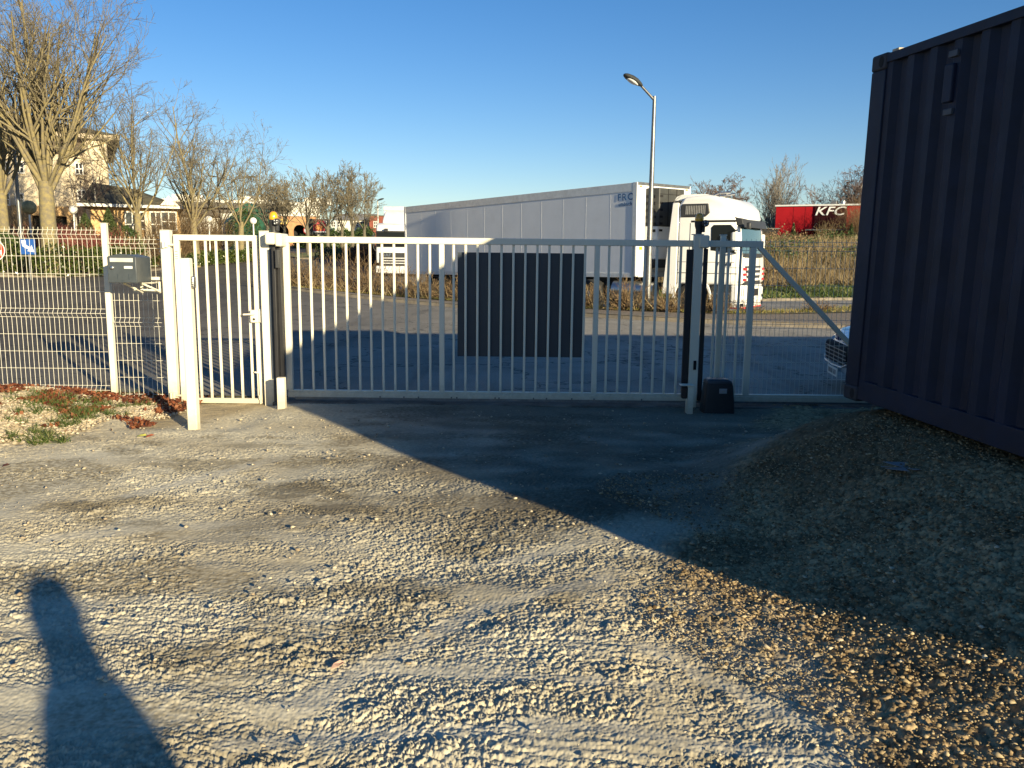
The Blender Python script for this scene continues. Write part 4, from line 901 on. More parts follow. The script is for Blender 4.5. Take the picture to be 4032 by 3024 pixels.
# steps, arch, wheels, chassis
mb = MB(); mb.box(-.30, -.0, -.80, -.12, .34, .93); stp = mb.build('step_well', M_greyp, tk, .02)
mb = MB(); mb.box(-.28, .012, -.76, -.20, .40, .45); mb.box(-.28, .012, -.76, -.20, .66, .71); mb.build('step', M_alu, stp, .01)
for s_ in (-.17, -CW+.17):
    mb = MB(); ring = []
    for a in np.linspace(-5, 185, 13):
        ca, sa2 = math.cos(R(a)), math.sin(R(a)); ring.append([(s_-.2, -1.42+.64*ca, .55+.64*sa2), (s_+.175, -1.42+.64*ca, .55+.64*sa2), (s_+.175, -1.42+.56*ca, .55+.56*sa2), (s_-.2, -1.42+.56*ca, .55+.56*sa2)])
    mb.loft(ring); mb.build('wheel_arch', M_cab, tk, .01)
wheel(tk, (-.19, -1.42, .50), .5, .32, M_rim, 1); wheel(tk, (-CW+.19, -1.42, .50), .5, .32, M_rim, -1)
wheel(tk, (-.32, -5.05, .50), .5, .55, M_rim, 1); wheel(tk, (-CW+.32, -5.05, .50), .5, .55, M_rim, -1)
mb = MB(); mb.box(-.90, -.78, -5.9, -.4, .72, .92); mb.box(-1.67, -1.55, -5.9, -.4, .72, .92); mb.box(-1.7, -.75, -5.1, -4.3, .95, 1.08); mb.build('chassis', M_chas, tk)
mb = MB(); mb.tube([(-.32,-4.2,.68), (-.32,-2.75,.68)], .30, 18); mb.build('fuel_tank', M_alu, tk, smooth=True)
mb = MB(); mb.tube([(-.5,-1.1,3.6), (-.5,-.85,3.72), (-.5,-.6,3.72)], .03, 8); mb.lathe([(.07,0),(.03,.12)], (-.5,-.62,3.72), 10, 'y'); mb.tube([(-.9,-1.1,3.62), (-.9,-.5,3.70)], .03, 8); mb.build('air_horn', M_alu, tk, smooth=True)
mb = MB(); mb.tube([(-.08,-.62,3.2), (-.12,-.75,3.75)], .006, 5); mb.build('aerial', M_plastic, tk)

# ------------------------------------------------------------------ second truck, behind
gD = at(1480, 1060, 54.0)
dk = thing('parked_truck', 'white truck with dark windscreen facing the camera, half hidden behind the trailer rear', 'truck', (gD.x, 54.0, .12), R(180-4))
# local +y forward (towards camera after the turn); the flank seen left in the picture is x=+? (mirrored): keep cab from x=0 to x=-2.45
CW2 = 2.45
side2 = [(-2.1,.95),(-2.1,3.3),(-1.9,3.52),(-.45,3.50),(-.18,3.36),(-.08,2.95),(.0,2.2),(.04,1.3),(.0,.95)]
mb = MB(); mb.loft(rounded_cab(side2, CW2, .14)); mb.build('cab', M_cab, dk, .06, seg=3)
mb = MB(); mb.box(-CW2+.06, -.06, -.02, .075, 2.02, 2.92); ws2 = mb.build('windscreen', M_glass, dk, .02)
mb = MB(); mb.box(-CW2+.05, -.05, -.06, .10, 2.90, 3.0); mb.build('windscreen_surround', M_plastic, dk, .02)
mb = MB(); mb.box(-CW2+.05, -.05, -.02, .07, 1.98, 2.06); mb.build('wiper_panel', M_plastic, dk)
mb = MB(); mb.box(-.85, -.60, .02, .16, 2.93, 3.15); mb.build('front_mirror', M_plastic, dk, .03)
mb = MB(); mb.box(-CW2+.25, -.25, .0, .075, .78, 1.62); gr2 = mb.build('grille', M_plastic, dk, .02)
for z_ in (.92, 1.08, 1.25): mb = MB(); mb.box(-CW2+.35, -.35, .07, .10, z_, z_+.055); mb.build('grille_slat', M_trim, gr2, .008)
text_mesh('lettering', 'DAF', .24, M_alu, dk, Matrix.Translation((-.62-.10, .085, 1.48)) @ Matrix(((-1,0,0,0),(0,0,1,0),(0,1,0,0),(0,0,0,1))), .006, 0, .01, 1.2, 1.15)
mb = MB(); mb.box(-CW2, .0, -.1, .08, .30, .78); mb.build('bumper', M_trim, dk, .05)
for sx_ in (-.22, -CW2+.22): mb = MB(); mb.box(sx_-.14, sx_+.14, .06, .095, .50, .72); mb.build('headlight', M_lens, dk, .02)
mb = MB(); mb.prism([(-1.9,3.45),(-.55,3.45),(-.75,3.75),(-1.3,4.25),(-1.9,4.42)], -CW2+.3, -.3, 'x'); mb.build('roof_deflector', M_cab, dk, .12, seg=3)
for s_ in (.14, -CW2-.14):
    mb = MB(); mb.box(s_-.10, s_+.10, -.1, .02, 2.05, 2.72); mr = mb.build('mirror', M_plastic, dk, .04)
    mb = MB(); e_ = .0 if s_ > 0 else -CW2; mb.tube([(e_, -.05, 2.9), (s_, -.05, 2.85), (s_, -.04, 1.9), (e_, -.05, 1.72)], .022, 6); mb.build('mirror_arm', M_plastic, mr)
mb = MB(); mb.box(-CW2, 0, -14.2, -2.5, 1.2, 4.62); mb.build('cargo_box', M_trail, dk, .02)
mb = MB(); mb.box(-CW2-.01, .01, -2.52, -2.44, 4.40, 4.66); mb.build('box_front_rail', M_trim, dk, .02)
for y_ in (-1.3, -5.2, -11, -12.3): wheel(dk, (-.2, y_, .5), .5, .3, M_rim, 1); wheel(dk, (-CW2+.2, y_, .5), .5, .3, M_rim, -1)
mb = MB(); mb.box(-1.7, -.75, -13.9, -.3, .7, 1.19); mb.build('chassis', M_chas, dk)

# ------------------------------------------------------------------ parked car behind the fence, right
cn = thing('parked_car', 'pale car with large dark grille parked nose out behind the mesh fence by the container', 'car', (4.27, 10.80, 0), R(82))
M_car = mat('car_paint', (.52,.58,.64), .25, var=.03, coat=.8)
# local: +y forward, origin at front centre, car 1.8 wide; body lofted from sections
secs = []
def csec(y, w, zb, zs, zt, wt):
    return [(-w,y,zb),(w,y,zb),(w*1.0,y,zs),(wt,y,zt),(wt*.5,y,zt+.02),(-wt*.5,y,zt+.02),(-wt,y,zt),(-w,y,zs)]
for a in [(-.02,.62,.25,.52,.60,.50),(-.12,.80,.22,.62,.74,.62),(-.4,.87,.20,.72,.86,.70),(-1.1,.89,.19,.82,.98,.74),(-1.35,.89,.19,.85,1.03,.74),(-1.6,.90,.19,.88,1.10,.74),(-4.0,.89,.22,.88,1.05,.72),(-4.25,.82,.30,.8,.95,.66)]: secs.append(csec(*a))
mb = MB(); mb.loft(secs); mb.build('body', M_car, cn, .05, seg=3)
cab_ = [[(-.76,-1.25,.98),(.76,-1.25,.98),(.76,-1.26,1.0),(-.76,-1.26,1.0)], [(-.66,-2.0,.98),(.66,-2.0,.98),(.60,-2.0,1.44),(-.60,-2.0,1.44)], [(-.66,-3.2,.98),(.66,-3.2,.98),(.60,-3.2,1.46),(-.60,-3.2,1.46)], [(-.72,-4.0,.98),(.72,-4.0,.98),(.62,-3.9,1.2),(-.62,-3.9,1.2)]]
mb = MB(); mb.loft(cab_); mb.build('glasshouse', M_glass, cn, .03)
mb = MB(); mb.box(-.58, .58, -3.3, -2.0, 1.45, 1.49); mb.build('roof', M_car, cn, .02)
mb = MB(); mb.prism([(-.50,.36),(.50,.36),(.60,.56),(.52,.62),(-.52,.62),(-.60,.56)], -.06, .035, 'y'); gg = mb.build('grille', M_darkgap, cn, .02)
mb = MB(); [mb.box(-.55, .55, .03, .045, z_, z_+.01) for z_ in (.40,.45,.50,.55)]; mb.tube([(-.6,.03,.40), (-.45,.05,.35), (0,.06,.335), (.45,.05,.35), (.6,.03,.40)], .012, 6); mb.build('grille_bars', M_alu, gg)
mb = MB(); mb.box(-.26, .26, .05, .062, .20, .31); pl = mb.build('number_plate', M_paperw, cn, .003)
mb = MB(); [mb.box(-.2+.062*k, -.165+.062*k, .0615, .064, .225, .285) for k in range(7)]; mb.build('plate_characters', M_plastic, pl)
for s_ in (-1, 1):
    mb = MB(); mb.loft([[(s_*.50,-.02,.66),(s_*.50,.0,.60),(s_*.50,-.1,.60),(s_*.50,-.1,.66)], [(s_*.82,-.35,.80),(s_*.84,-.30,.66),(s_*.80,-.5,.66),(s_*.80,-.5,.80)]]); mb.build('headlight', M_lens, cn, .015)
    wheel(cn, (s_*.80, -.85, .31), .31, .2, M_rim, s_); wheel(cn, (s_*.80, -3.4, .31), .31, .2, M_rim, s_)
mb = MB(); mb.box(-.07, .07, -.02, .03, .66, .74); em = mb.build('emblem', mat('emblem_blue', (.02,.03,.16), .3), cn, .01)
mb = MB(); mb.box(-.045, .045, .028, .036, .69, .71); mb.build('emblem_mark', M_lens, em)

# ------------------------------------------------------------------ street lamps
def lamp_head(mb_pts): pass
lb_ = at(2548, 1214, 25.4); zg = float(gz(lb_.x, 25.4))+.12
lt = at(2577, 386, 25.4); hd = at(2480, 318, 25.4)
sl = thing('street_lamp', 'tall single arm steel street lamp in front of the trailer nose', 'street lamp', (lb_.x, 25.4, zg))
hp_ = lt.z-zg; dx = lt.x-lb_.x
mb = MB(); mb.tube([(0,0,-.2),(dx*.5,0,hp_*.5),(dx,0,hp_+.05)], [.10,.078,.052], 14); mb.build('pole', M_steel, sl, smooth=True)
mb = MB(); mb.tube([(dx,0,hp_-.06),(dx-.33,0,hp_+.27),(dx-.42,0,hp_+.36)], [.04,.036,.034], 10); mb.build('arm', M_steel, sl, smooth=True)
def head(mb, c, d, L=.62, w=.17, h=.10):
    "teardrop luminaire along d from c"
    c = Vector(c); d = Vector(d).normalized(); s = d.cross(Vector((0,0,1))).normalized(); u = s.cross(d); rings = []
    for t, rw, rh in ((0,.25,.35),(.12,.6,.6),(.35,.95,.95),(.6,1,1),(.82,.82,.8),(.95,.5,.5),(1,.15,.2)):
        rings.append([c+d*(L*t)+s*(w*rw*math.cos(a))+u*(h*rh*math.sin(a)*(1.0 if math.sin(a) > 0 else .6)) for a in np.linspace(0, 2*math.pi, 14, endpoint=False)])
    mb.loft(rings)
mb = MB(); head(mb, (dx-.38,-.02,hp_+.33), (-.85,-.25,.42), .66, .17, .12); hh = mb.build('lamp_head', M_greyp, sl, smooth=True)
mb = MB(); head(mb, (dx-.52,-.09,hp_+.34), (-.85,-.25,.42), .38, .12, .075); mb.build('lens', M_lens, hh, smooth=True)

def double_lamp(px, pyt, D, span, name_label, rz=0):
    p = at(px, pyt, D); z0 = float(gz(p.x, D)); h = p.z-z0
    t = thing('street_lamp', name_label, 'street lamp', (p.x, D, z0), rz, 'double arm street lamps along the left street')
    mb = MB(); mb.tube([(0,0,-.2),(0,0,h)], [.11,.06], 10); mb.build('pole', M_steel, t, smooth=True)
    for s_ in (-1, 1):
        mb = MB(); mb.tube([(0,0,h-.05),(s_*span*.35,0,h+.12),(s_*span*.62,0,h+.25)], [.05,.04,.035], 8); mb.build('arm', M_steel, t, smooth=True)
        mb = MB(); head(mb, (s_*span*.55,0,h+.24), (s_,0,.10), span*.42, .17, .10); mb.build('lamp_head', M_greyp, t, smooth=True)
double_lamp(48, 495, 40, 2.5, 'double arm street lamp at the left edge beside the biggest bare tree')
double_lamp(912, 708, 84, 2.4, 'distant double arm street lamp rising between the bare trees, above the small gate')
double_lamp(1326, 785, 110, 2.0, 'farthest double arm street lamp among the trees by the red poster board')
p = at(1487, 790, 95); z0 = float(gz(p.x, 95)); fl = thing('street_lamp', 'slim distant street lamp left of the second truck', 'street lamp', (p.x, 95, z0))
mb = MB(); mb.tube([(0,0,-.2),(0,0,p.z-z0)], [.11,.06], 8); mb.build('pole', M_steel, fl, smooth=True)
mb = MB(); head(mb, (-.05,0,p.z-z0), (1,0,.3), .8, .2, .12); mb.build('lamp_head', M_greyp, fl, smooth=True)
M_globe = mat('globe_opal', (.72,.71,.66), .4, var=.05)
def globe(px, py, D, lab, r=.24, mt=M_globe):
    p = at(px, py, D); z0 = float(gz(p.x, D)); h = p.z-z0
    t = thing('globe_lamp', lab, 'garden lamp', (p.x, D, z0), 0, 'white globe lamps in the planting')
    mb = MB(); mb.tube([(0,0,-.1),(0,0,h-r*.8)], .045, 8); mb.build('pole', M_trim, t, smooth=True)
    mb = MB(); mb.lathe([(r*math.sin(a), h-r*math.cos(a)) for a in np.linspace(.1, 3.1, 12)], n=16); mb.build('globe', mt, t, smooth=True)
globe(822, 864, 56, 'white globe lamp on a slim pole above the left half of the small gate')
globe(997, 870, 58, 'white globe lamp on a slim pole above the right corner of the small gate')
globe(289, 826, 48, 'white globe lamp in front of the cream building, right of the biggest tree')
globe(114, 817, 41, 'larger greenish globe lamp before the dark entrance of the cream building', .34, mat('globe_mossy', (.42,.38,.20), .5, var=.25, vscale=5))

# ------------------------------------------------------------------ signs
def sign_post(px, py, D, lab, build):
    p = at(px, py, D); z0 = float(gz(p.x, D)); t = thing('road_sign', lab, 'sign', (p.x, D, z0))
    mb = MB(); mb.tube([(0,.03,-.1),(0,.03,p.z-z0+.25)], .03, 8); mb.build('pole', M_steel, t, smooth=True); build(t, p.z-z0); return t
M_blue = mat('sign_blue', (.02,.09,.33), .4, var=.03); M_sw = mat('sign_white', (.75,.75,.72), .4, var=.03); M_sr = mat('sign_red', (.65,.045,.02), .4, var=.03)
def b1(t, h):
    mb = MB(); mb.box(-.29, .29, -.012, .01, h-.29, h+.29); pl_ = mb.build('plate', M_blue, t, .004)
    mb = MB(); mb.prism([(-.24,h+.25),(-.07,h+.25),(-.06,h+.08),(.10,h-.03),(.15,h+.07),(.24,h-.20),(-.03,h-.16),(.03,h-.10),(-.20,h+.02)], -.018, -.0125, 'y'); mb.build('arrow', M_sw, pl_)
sign_post(110, 972, 32.3, 'square blue road sign with a white bent arrow rising out of the hedge', b1)
def b2(t, h):
    mb = MB(); mb.lathe([(.40,.0),(.40,.012)], (0,-.01,h), 28, 'y'); pl_ = mb.build('plate', M_sw, t)
    mb = MB(); mb.lathe([(.37,0),(.37,.006)], (0,-.0165,h), 28, 'y'); d_ = mb.build('red_disc', M_sr, pl_)
    mb = MB(); mb.box(-.2, .28, -.022, -.0170, h-.07, h+.0); mb.box(.22, .28, -.022, -.0170, h-.16, h-.07); mb.build('white_bar', M_sw, d_)
sign_post(-22, 985, 31.6, 'round red and white road sign cut by the left edge of the picture', b2)
def b3(t, h):
    mb = MB(); mb.lathe([(.40,0),(.40,.012)], (0,-.01,h), 24, 'y'); pl_ = mb.build('plate', M_sr, t)
    mb = MB(); mb.lathe([(.29,0),(.29,.006)], (0,-.0165,h), 24, 'y'); d_ = mb.build('white_disc', M_sw, pl_)
    mb = MB(); mb.box(-.06, .06, -.024, -.0170, h-.17, h+.17); mb.build('symbol', M_plastic, d_)
sign_post(1207, 908, 100, 'small round speed sign with red rim in front of the brick arches', b3)
# poster board
p = at(1264, 890, 92); z0 = float(gz(p.x, 92))
bb = thing('poster_board', 'grey framed roadside poster board with a red advert beside the brick arches', 'billboard', (p.x, 92, z0), R(8)); h = p.z-z0
mb = MB(); mb.box(-.12, .12, -.1, .1, -.2, h-.8); mb.build('pole', M_steel, bb)
mb = MB(); mb.box(-1.35, .95, -.12, .12, h-.95, h+.75); mb.build('frame', M_greyp, bb, .03)
mb = MB(); mb.box(-.80, .88, -.135, -.122, h-.55, h+.68); ps = mb.build('poster', mat('poster_red', (.55,.04,.05), .5, var=.1), bb)
mb = MB(); mb.prism([(-.2+.45*math.cos(a), h-.18+.33*math.sin(a)) for a in np.linspace(0, 6, 12)], -.142, -.136, 'y'); mb.build('picture', mat('poster_orange', (.65,.25,.07), .5, var=.2, vscale=2), ps)
mb = MB(); mb.box(-.80, .88, -.142, -.136, h-.68, h-.56); mb.prism([(.25,h+.66),(.86,h+.66),(.86,h+.15),(.5,h+.25)], -.142, -.136, 'y'); mb.box(.5, .66, -.142, -.136, h-.5, h-.1); mb.build('white_area', M_sw, ps)

# ------------------------------------------------------------------ buildings
M_cream = mat('cream_render', (.72,.61,.43), .9, var=.08, vscale=.5, dirt=.2, dirtcol=(.40,.32,.2), dscale=.7)
M_tan = mat('tan_render', (.58,.38,.18), .9, var=.08, vscale=.6, dirt=.2, dirtcol=(.35,.22,.1))
M_roofd = mat('dark_roof', (.115,.105,.065), .9, var=.2, vscale=2)
M_wind2 = mat('window_glass', (.03,.035,.04), .08, var=.1, spec=.8, coat=.5)
M_frame = mat('window_frame', (.70,.68,.62), .5, var=.04)
M_brick = mat('orange_brick', (.44,.23,.11), .9, var=.12, vscale=3, bump=.2)
M_brickr = mat('red_brick', (.24,.07,.045), .9, var=.15, vscale=3)
M_wpan = mat('white_cladding', (.66,.63,.55), .7, var=.05, vscale=.4)
M_dcl = mat('dark_cladding', (.10,.09,.075), .7, var=.2, vscale=.5)
M_dark = mat('dark_interior', (.012,.012,.014), .9, var=.1)
def rect(px0, py0, px1, py1, D):
    a = at(px0, py0, D); b = at(px1, py1, D); return a.x, b.x, b.z, a.z
def window(parent, ox, oz, x0, x1, z0, z1, y, fr=M_frame, mull=1, name='window'):
    x0 -= ox; x1 -= ox; z0 -= oz; z1 -= oz
    mb = MB(); mb.box(x0, x1, y-.06, y-.02, z0, z1); w_ = mb.build(name, M_wind2, parent)
    mb = MB(); t_ = .07; mb.box(x0-t_, x0, y-.1, y-.01, z0-t_, z1+t_); mb.box(x1, x1+t_, y-.1, y-.01, z0-t_, z1+t_); mb.box(x0, x1, y-.1, y-.01, z1, z1+t_); mb.box(x0, x1, y-.12, y-.01, z0-t_, z0)
    for k in range(mull): xm_ = x0+(x1-x0)*(k+1)/(mull+1); mb.box(xm_-.03, xm_+.03, y-.09, y-.015, z0, z1)
    mb.box(x0, x1, y-.088, y-.016, z0+(z1-z0)*.45, z0+(z1-z0)*.45+.06)
    mb.build('frame', fr, w_); return w_
def onwall(X0_, D_, z0_, rz_, px, py):
    d = at(px, py, 1.0)-Vector(CPOS); ex, ey = math.cos(rz_), math.sin(rz_)
    t = (X0_*d.y-D_*d.x)/(ey*d.x-ex*d.y); Yp = D_+ey*t
    return t, CAM_H+d.z*Yp-z0_
def wrect(W_, px0, py0, px1, py1):
    a = onwall(*W_, px0, py1); b = onwall(*W_, px1, py0); return a[0], b[0], a[1], b[1]
# cream building
D = 56.0; p = at(432, 900, D); z0 = float(gz(p.x, D)); ax = p.x
RZA = R(27); WA = (ax, D, z0, RZA)
A_ = thing('office_building', 'cream three storey building with tan ground floor behind the biggest tree', 'building', (ax, D, z0), RZA)
zt_ = onwall(*WA, 420, 556)[1]; zm_ = onwall(*WA, 300, 815)[1]; xl_ = -24
mb = MB(); mb.box(xl_, 0, 0, 14, zm_, zt_); mb.build('upper_wall', M_cream, A_)
e0 = onwall(*WA, 262, 850)[0]; en0 = onwall(*WA, 140, 850)[0]; ez = onwall(*WA, 200, 850)[1]
mb = MB(); mb.box(xl_, en0-.2, -.06, 14, -.5, zm_); mb.box(e0, .1, -.06, 14, -.5, zm_); mb.box(en0-.2, e0, -.06, 14, ez, zm_); mb.build('ground_floor_wall', M_tan, A_)
mb = MB(); mb.box(en0-.2, e0, .6, 1.0, -.5, ez); mb.build('entrance_recess', M_dark, A_)
for pxa, pxb in ((90,108),(112,133)):
    mb = MB(); q0 = onwall(*WA, pxa, 900); q1 = onwall(*WA, pxb, 900); mb.box(q0[0], q1[0], -.6, -.2, -.4, onwall(*WA, 110, 888)[1]); mb.build('entrance_pillar', M_tan, A_)
mb = MB(); mb.box(xl_-.8, .9, -1.0, 15, zt_, zt_+.3); mb.build('eaves', mat('pale_eaves', (.5,.42,.3), .8), A_)
mb = MB(); mb.loft([[(xl_-.8,-1.1,zt_+.3),(.95,-1.1,zt_+.3),(.95,15.2,zt_+.3),(xl_-.8,15.2,zt_+.3)],[(xl_-.8,4.5,zt_+2.2),(-5,4.5,zt_+1.9),(-5,6,zt_+1.9),(xl_-.8,6,zt_+2.2)]]); mb.build('roof', M_roofd, A_)
mb = MB(); mb.box(xl_, -1.2, -.10, 0.0, zt_-1.0, zt_-.15); mb.build('attic_band', mat('attic_brown', (.10,.075,.05), .8, var=.3, vscale=1), A_)
for (wx, wy, ww, wh) in ((66,660,24,38),(66,785,24,40),(10,785,24,40),(10,660,24,38),(150,660,22,38),(300,665,22,38),(355,668,22,38),(310,770,24,36)):
    window(A_, 0, 0, *wrect(WA, wx, wy-wh/2, wx+ww, wy+wh/2), 0, mull=1)
mb = MB(); xd = onwall(*WA, 155, 700)[0]; mb.tube([(xd, -.12, zm_-2), (xd, -.12, zt_)], .05, 8); mb.build('downpipe', M_frame, A_)
mb = MB(); mb.lathe([(.75, -.5), (.75, zt_-.1)], (-.6, .1, 0), 18); mb.build('corner_column', M_cream, A_, smooth=True)
# annex
D = 50.0; p = at(436, 930, D); z0 = float(gz(p.x, D)); ax = p.x; RZB = R(23); WB = (ax, D, z0, RZB); X1_ = onwall(*WB, 708, 850)[0]
B_ = thing('annex_building', 'low orange annex with dark hipped roof and tall white framed windows', 'building', (ax, D, z0), RZB)
zt_ = onwall(*WB, 560, 812)[1]; zr_ = zt_+1.25
mb = MB(); mb.box(-1, X1_, 0, 9, -.5, zt_); mb.build('wall', M_tan, B_)
mb = MB(); mb.loft([[(-1.6,-.6,zt_),(X1_+.3,-.6,zt_),(X1_+.3,9.5,zt_),(-1.6,9.5,zt_)], [(-1.0,3.8,zr_+.3),(X1_-2.6,3.8,zr_),(X1_-2.6,4.6,zr_),(-1.0,4.6,zr_+.3)]]); mb.build('roof', M_roofd, B_)
mb = MB(); mb.box(-1.65, X1_+.35, -.72, -.6, zt_-.12, zt_+.05); mb.build('gutter', M_frame, B_)
g0 = onwall(*WB, 630, 800)[0]; gm = onwall(*WB, 664, 800)[0]; g1_ = onwall(*WB, 702, 800)[0]
mb = MB(); mb.prism([(g0,zt_+.05),(g1_,zt_+.05),(gm,zt_+.62)], -.9, -.75, 'y'); mb.build('gable', M_wpan, B_)
for (a0, b0, c0, d0, mu) in ((500,838,545,925,1),(556,838,572,900,0),(598,838,632,925,1),(640,838,690,905,1)):
    window(B_, 0, 0, *wrect(WB, a0, b0, c0, d0), 0, mull=mu)
mb = MB(); cx0 = onwall(*WB, 572, 900)[0]; cx1 = onwall(*WB, 597, 900)[0]; mb.box(cx0, cx1, -.35, 0, -.5, onwall(*WB, 585, 845)[1]); mb.build('pilaster', M_cream, B_)
# long white hall behind
D = 118.0; p = at(1262, 900, D); z0 = float(gz(p.x, D)); ax = p.x; RZH = R(14); WH = (ax, D, z0, RZH)
Hn = thing('retail_hall', 'long white clad retail hall with dark canopy bands and brick arched front', 'building', (ax, D, z0), RZH)
hx0 = onwall(*WH, 560, 850)[0]; zt_ = onwall(*WH, 1250, 797)[1]
mb = MB(); mb.box(hx0, 0, 0, 30, -.5, zt_); mb.build('wall', M_wpan, Hn)
xc_ = onwall(*WH, 1150, 850)[0]; xc2 = onwall(*WH, 1125, 850)[0]; za = onwall(*WH, 1100, 816)[1]; zb_ = onwall(*WH, 1100, 842)[1]
mb = MB(); mb.box(hx0, xc_, -2.0, -.0, za-.35, za+.35); mb.build('canopy', M_dcl, Hn)
mb = MB(); mb.box(hx0, xc2, -1.2, 0, zb_-.45, zb_+.45); mb.build('canopy', M_dcl, Hn)
for k in range(3): mb = MB(); mb.box(hx0+3+9*k, hx0+7+9*k, 6, 9, zt_, zt_+1.0); mb.build('roof_unit', M_wpan, Hn)
# arched brick front
p = at(1246, 900, 108); zb2 = float(gz(p.x, 108)); WR = (p.x, 108, zb2, R(13)); bz = onwall(*WR, 1240, 853)[1]; bw = -onwall(*WR, 1025, 880)[0]
Ar = thing('arcade_building', 'orange brick front with round arches under the white hall', 'building', (p.x, 108, zb2), R(13))
zc_ = onwall(*WR, 1180, 885)[1]
def archwall(w, h, ops, y0, y1, mb):
    xs = -w
    for c_, r_ in ops:
        mb.box(xs, c_-r_, y0, y1, -.5, h); n = 12
        pts = [(c_+r_*math.cos(a), zc_-r_+r_*math.sin(a)) for a in np.linspace(math.pi, 0, n)]
        for q in range(n-1):
            (xa1, za1), (xb1, zb1) = pts[q], pts[q+1]
            mb.add([(xa1,y0,za1),(xb1,y0,zb1),(xb1,y0,h),(xa1,y0,h),(xa1,y1,za1),(xb1,y1,zb1),(xb1,y1,h),(xa1,y1,h)], [(0,1,2,3),(4,5,6,7),(0,1,5,4),(2,3,7,6)])
        xs = c_+r_
    mb.box(xs, 0, y0, y1, -.5, h)
ops = [(onwall(*WR, x_, 880)[0], r_) for x_, r_ in ((1045,.9),(1107,.9),(1179,.75))]
mb = MB(); archwall(bw, bz, ops, 0, .6, mb); mb.build('arcade_wall', M_brick, Ar)
mb = MB(); mb.box(-bw+.2, -.2, 2.5, 3, -.5, bz-.2); mb.build('inner_wall', M_dark, Ar)
mb = MB(); mb.box(-bw-.2, .2, -.15, 3, bz, bz+.25); mb.build('coping', M_wpan, Ar)
mb = MB(); mb.box(-bw+1.2, -bw+3.4, -.25, -.05, bz-1.0, bz-.35); mb.build('shop_sign', mat('yellow_sign', (.62,.45,.12), .5, var=.15), Ar)
# green pavilion and white shop
p = at(924, 910, 100); z0 = float(gz(p.x, 100))
gp = thing('green_pavilion', 'small dark green clad pavilion seen between the bare trunks', 'building', (p.x, 100, z0))
w_ = at(1006, 0, 100).x-p.x; h_ = at(924, 835, 100).z-z0
mb = MB(); mb.box(0, w_, 0, 4, .9, h_); mb.build('wall', mat('green_cladding', (.015,.10,.055), .6, var=.2, vscale=2), gp)
mb = MB(); mb.prism([(-.3,h_),(w_+.3,h_),(w_/2,h_+1.1)], -.2, 4.2, 'y'); mb.build('roof', mat('green_roof', (.015,.09,.05), .6, var=.2), gp)
mb = MB(); mb.box(.1, w_-.1, .05, 3.9, -.4, .9); mb.build('plinth', M_brick, gp)
p = at(870, 910, 104); z0 = float(gz(p.x, 104)); sh = thing('shop', 'pale shop front with a purple poster behind the trees', 'building', (p.x, 104, z0)); w_ = at(922, 0, 104).x-p.x; h_ = at(870, 840, 104).z-z0
mb = MB(); mb.box(0, w_, 0, 4, -.4, h_); mb.build('wall', M_wpan, sh)
mb = MB(); mb.box(.6, w_-.1, -.06, -.005, .2, h_-1.2); mb.build('poster', mat('poster_purple', (.16,.05,.08), .5, var=.3, vscale=2), sh)
mb = MB(); mb.box(-.1, w_+.1, -.1, 0, -.4, .2); mb.build('plinth', M_brick, sh)
# red brick house + low white wing
p = at(1455, 920, 112); z0 = float(gz(p.x, 112)); rb = thing('brick_house', 'red brick house with white windows left of the second truck', 'building', (p.x, 112, z0)); w_ = at(1530, 0, 112).x-p.x; h_ = at(1455, 851, 112).z-z0
mb = MB(); mb.box(0, w_+6, 0, 8, -.5, h_); mb.build('wall', M_brickr, rb)
mb = MB(); mb.box(-.1, w_+6.1, -.1, 8.1, h_, h_+.12); mb.build('parapet', M_roofd, rb)
a, b, c, d = rect(1473, 873, 1484, 895, 112); window(rb, p.x, z0, a, b, c, d, 0, mull=1)
xw = at(1300, 0, 116).x; z0 = float(gz(xw, 116)); ww = thing('low_wing', 'low white building with small paned windows behind the roadside trees', 'building', (xw, 116, z0)); w_ = at(1452, 0, 116).x-xw; h_ = at(1400, 866, 116).z-z0
mb = MB(); mb.box(0, w_, 0, 7, -.5, h_); mb.build('wall', M_wpan, ww)
mb = MB(); mb.prism([(-.4,h_),(7.4,h_),(3.5,h_+1.0)], -.3, w_+.3, 'x'); mb.build('roof', mat('grey_roof', (.25,.24,.23), .8), ww)
for a0_ in (1308, 1330, 1398, 1420, 1436):
    a, b, c, d = rect(a0_, 874, a0_+13, 893, 116); window(ww, xw, z0, a, b, c, d, 0, mull=1)

# red restaurant, its front turned towards the left road
D = 97.0; pk = at(3057, 808, D); z0 = 2.6; RX = pk.x; RZ = R(-26)
rs = thing('red_restaurant', 'red flat roofed fast food restaurant with white letters on a maroon panel', 'building', (RX, D, z0), RZ); zt_ = pk.z-z0-.15
M_kred = mat('restaurant_red', (.30,.010,.016), .85, spec=.1, var=.08, vscale=.5); M_kmar = mat('maroon_panel', (.035,.008,.010), .85, spec=.1, var=.08)
def onfront(px, py):
    "the point of the turned front wall seen at this pixel, in the building's own x and z"
    d = at(px, py, 1.0)-Vector(CPOS); ex, ey = math.cos(RZ), math.sin(RZ)
    t = (RX*d.y-D*d.x)/(ey*d.x-ex*d.y); Yp = D+ey*t
    return t, CAM_H+d.z*Yp-z0
x1_ = onfront(3210, 830)[0]; x2_ = onfront(3335, 830)[0]
mb = MB(); mb.box(0, 22, 0, 14, -1, zt_); mb.build('wall', M_kred, rs)
mb = MB(); mb.box(-.12, 22.1, -.15, 14.1, zt_, zt_+.17); mb.build('parapet_coping', M_trim, rs)
mb = MB(); mb.box(x1_, x2_, -.16, -.01, -.8, zt_-.01); mp_ = mb.build('sign_panel', M_kmar, rs)
xk, zk = onfront(3272, 831)
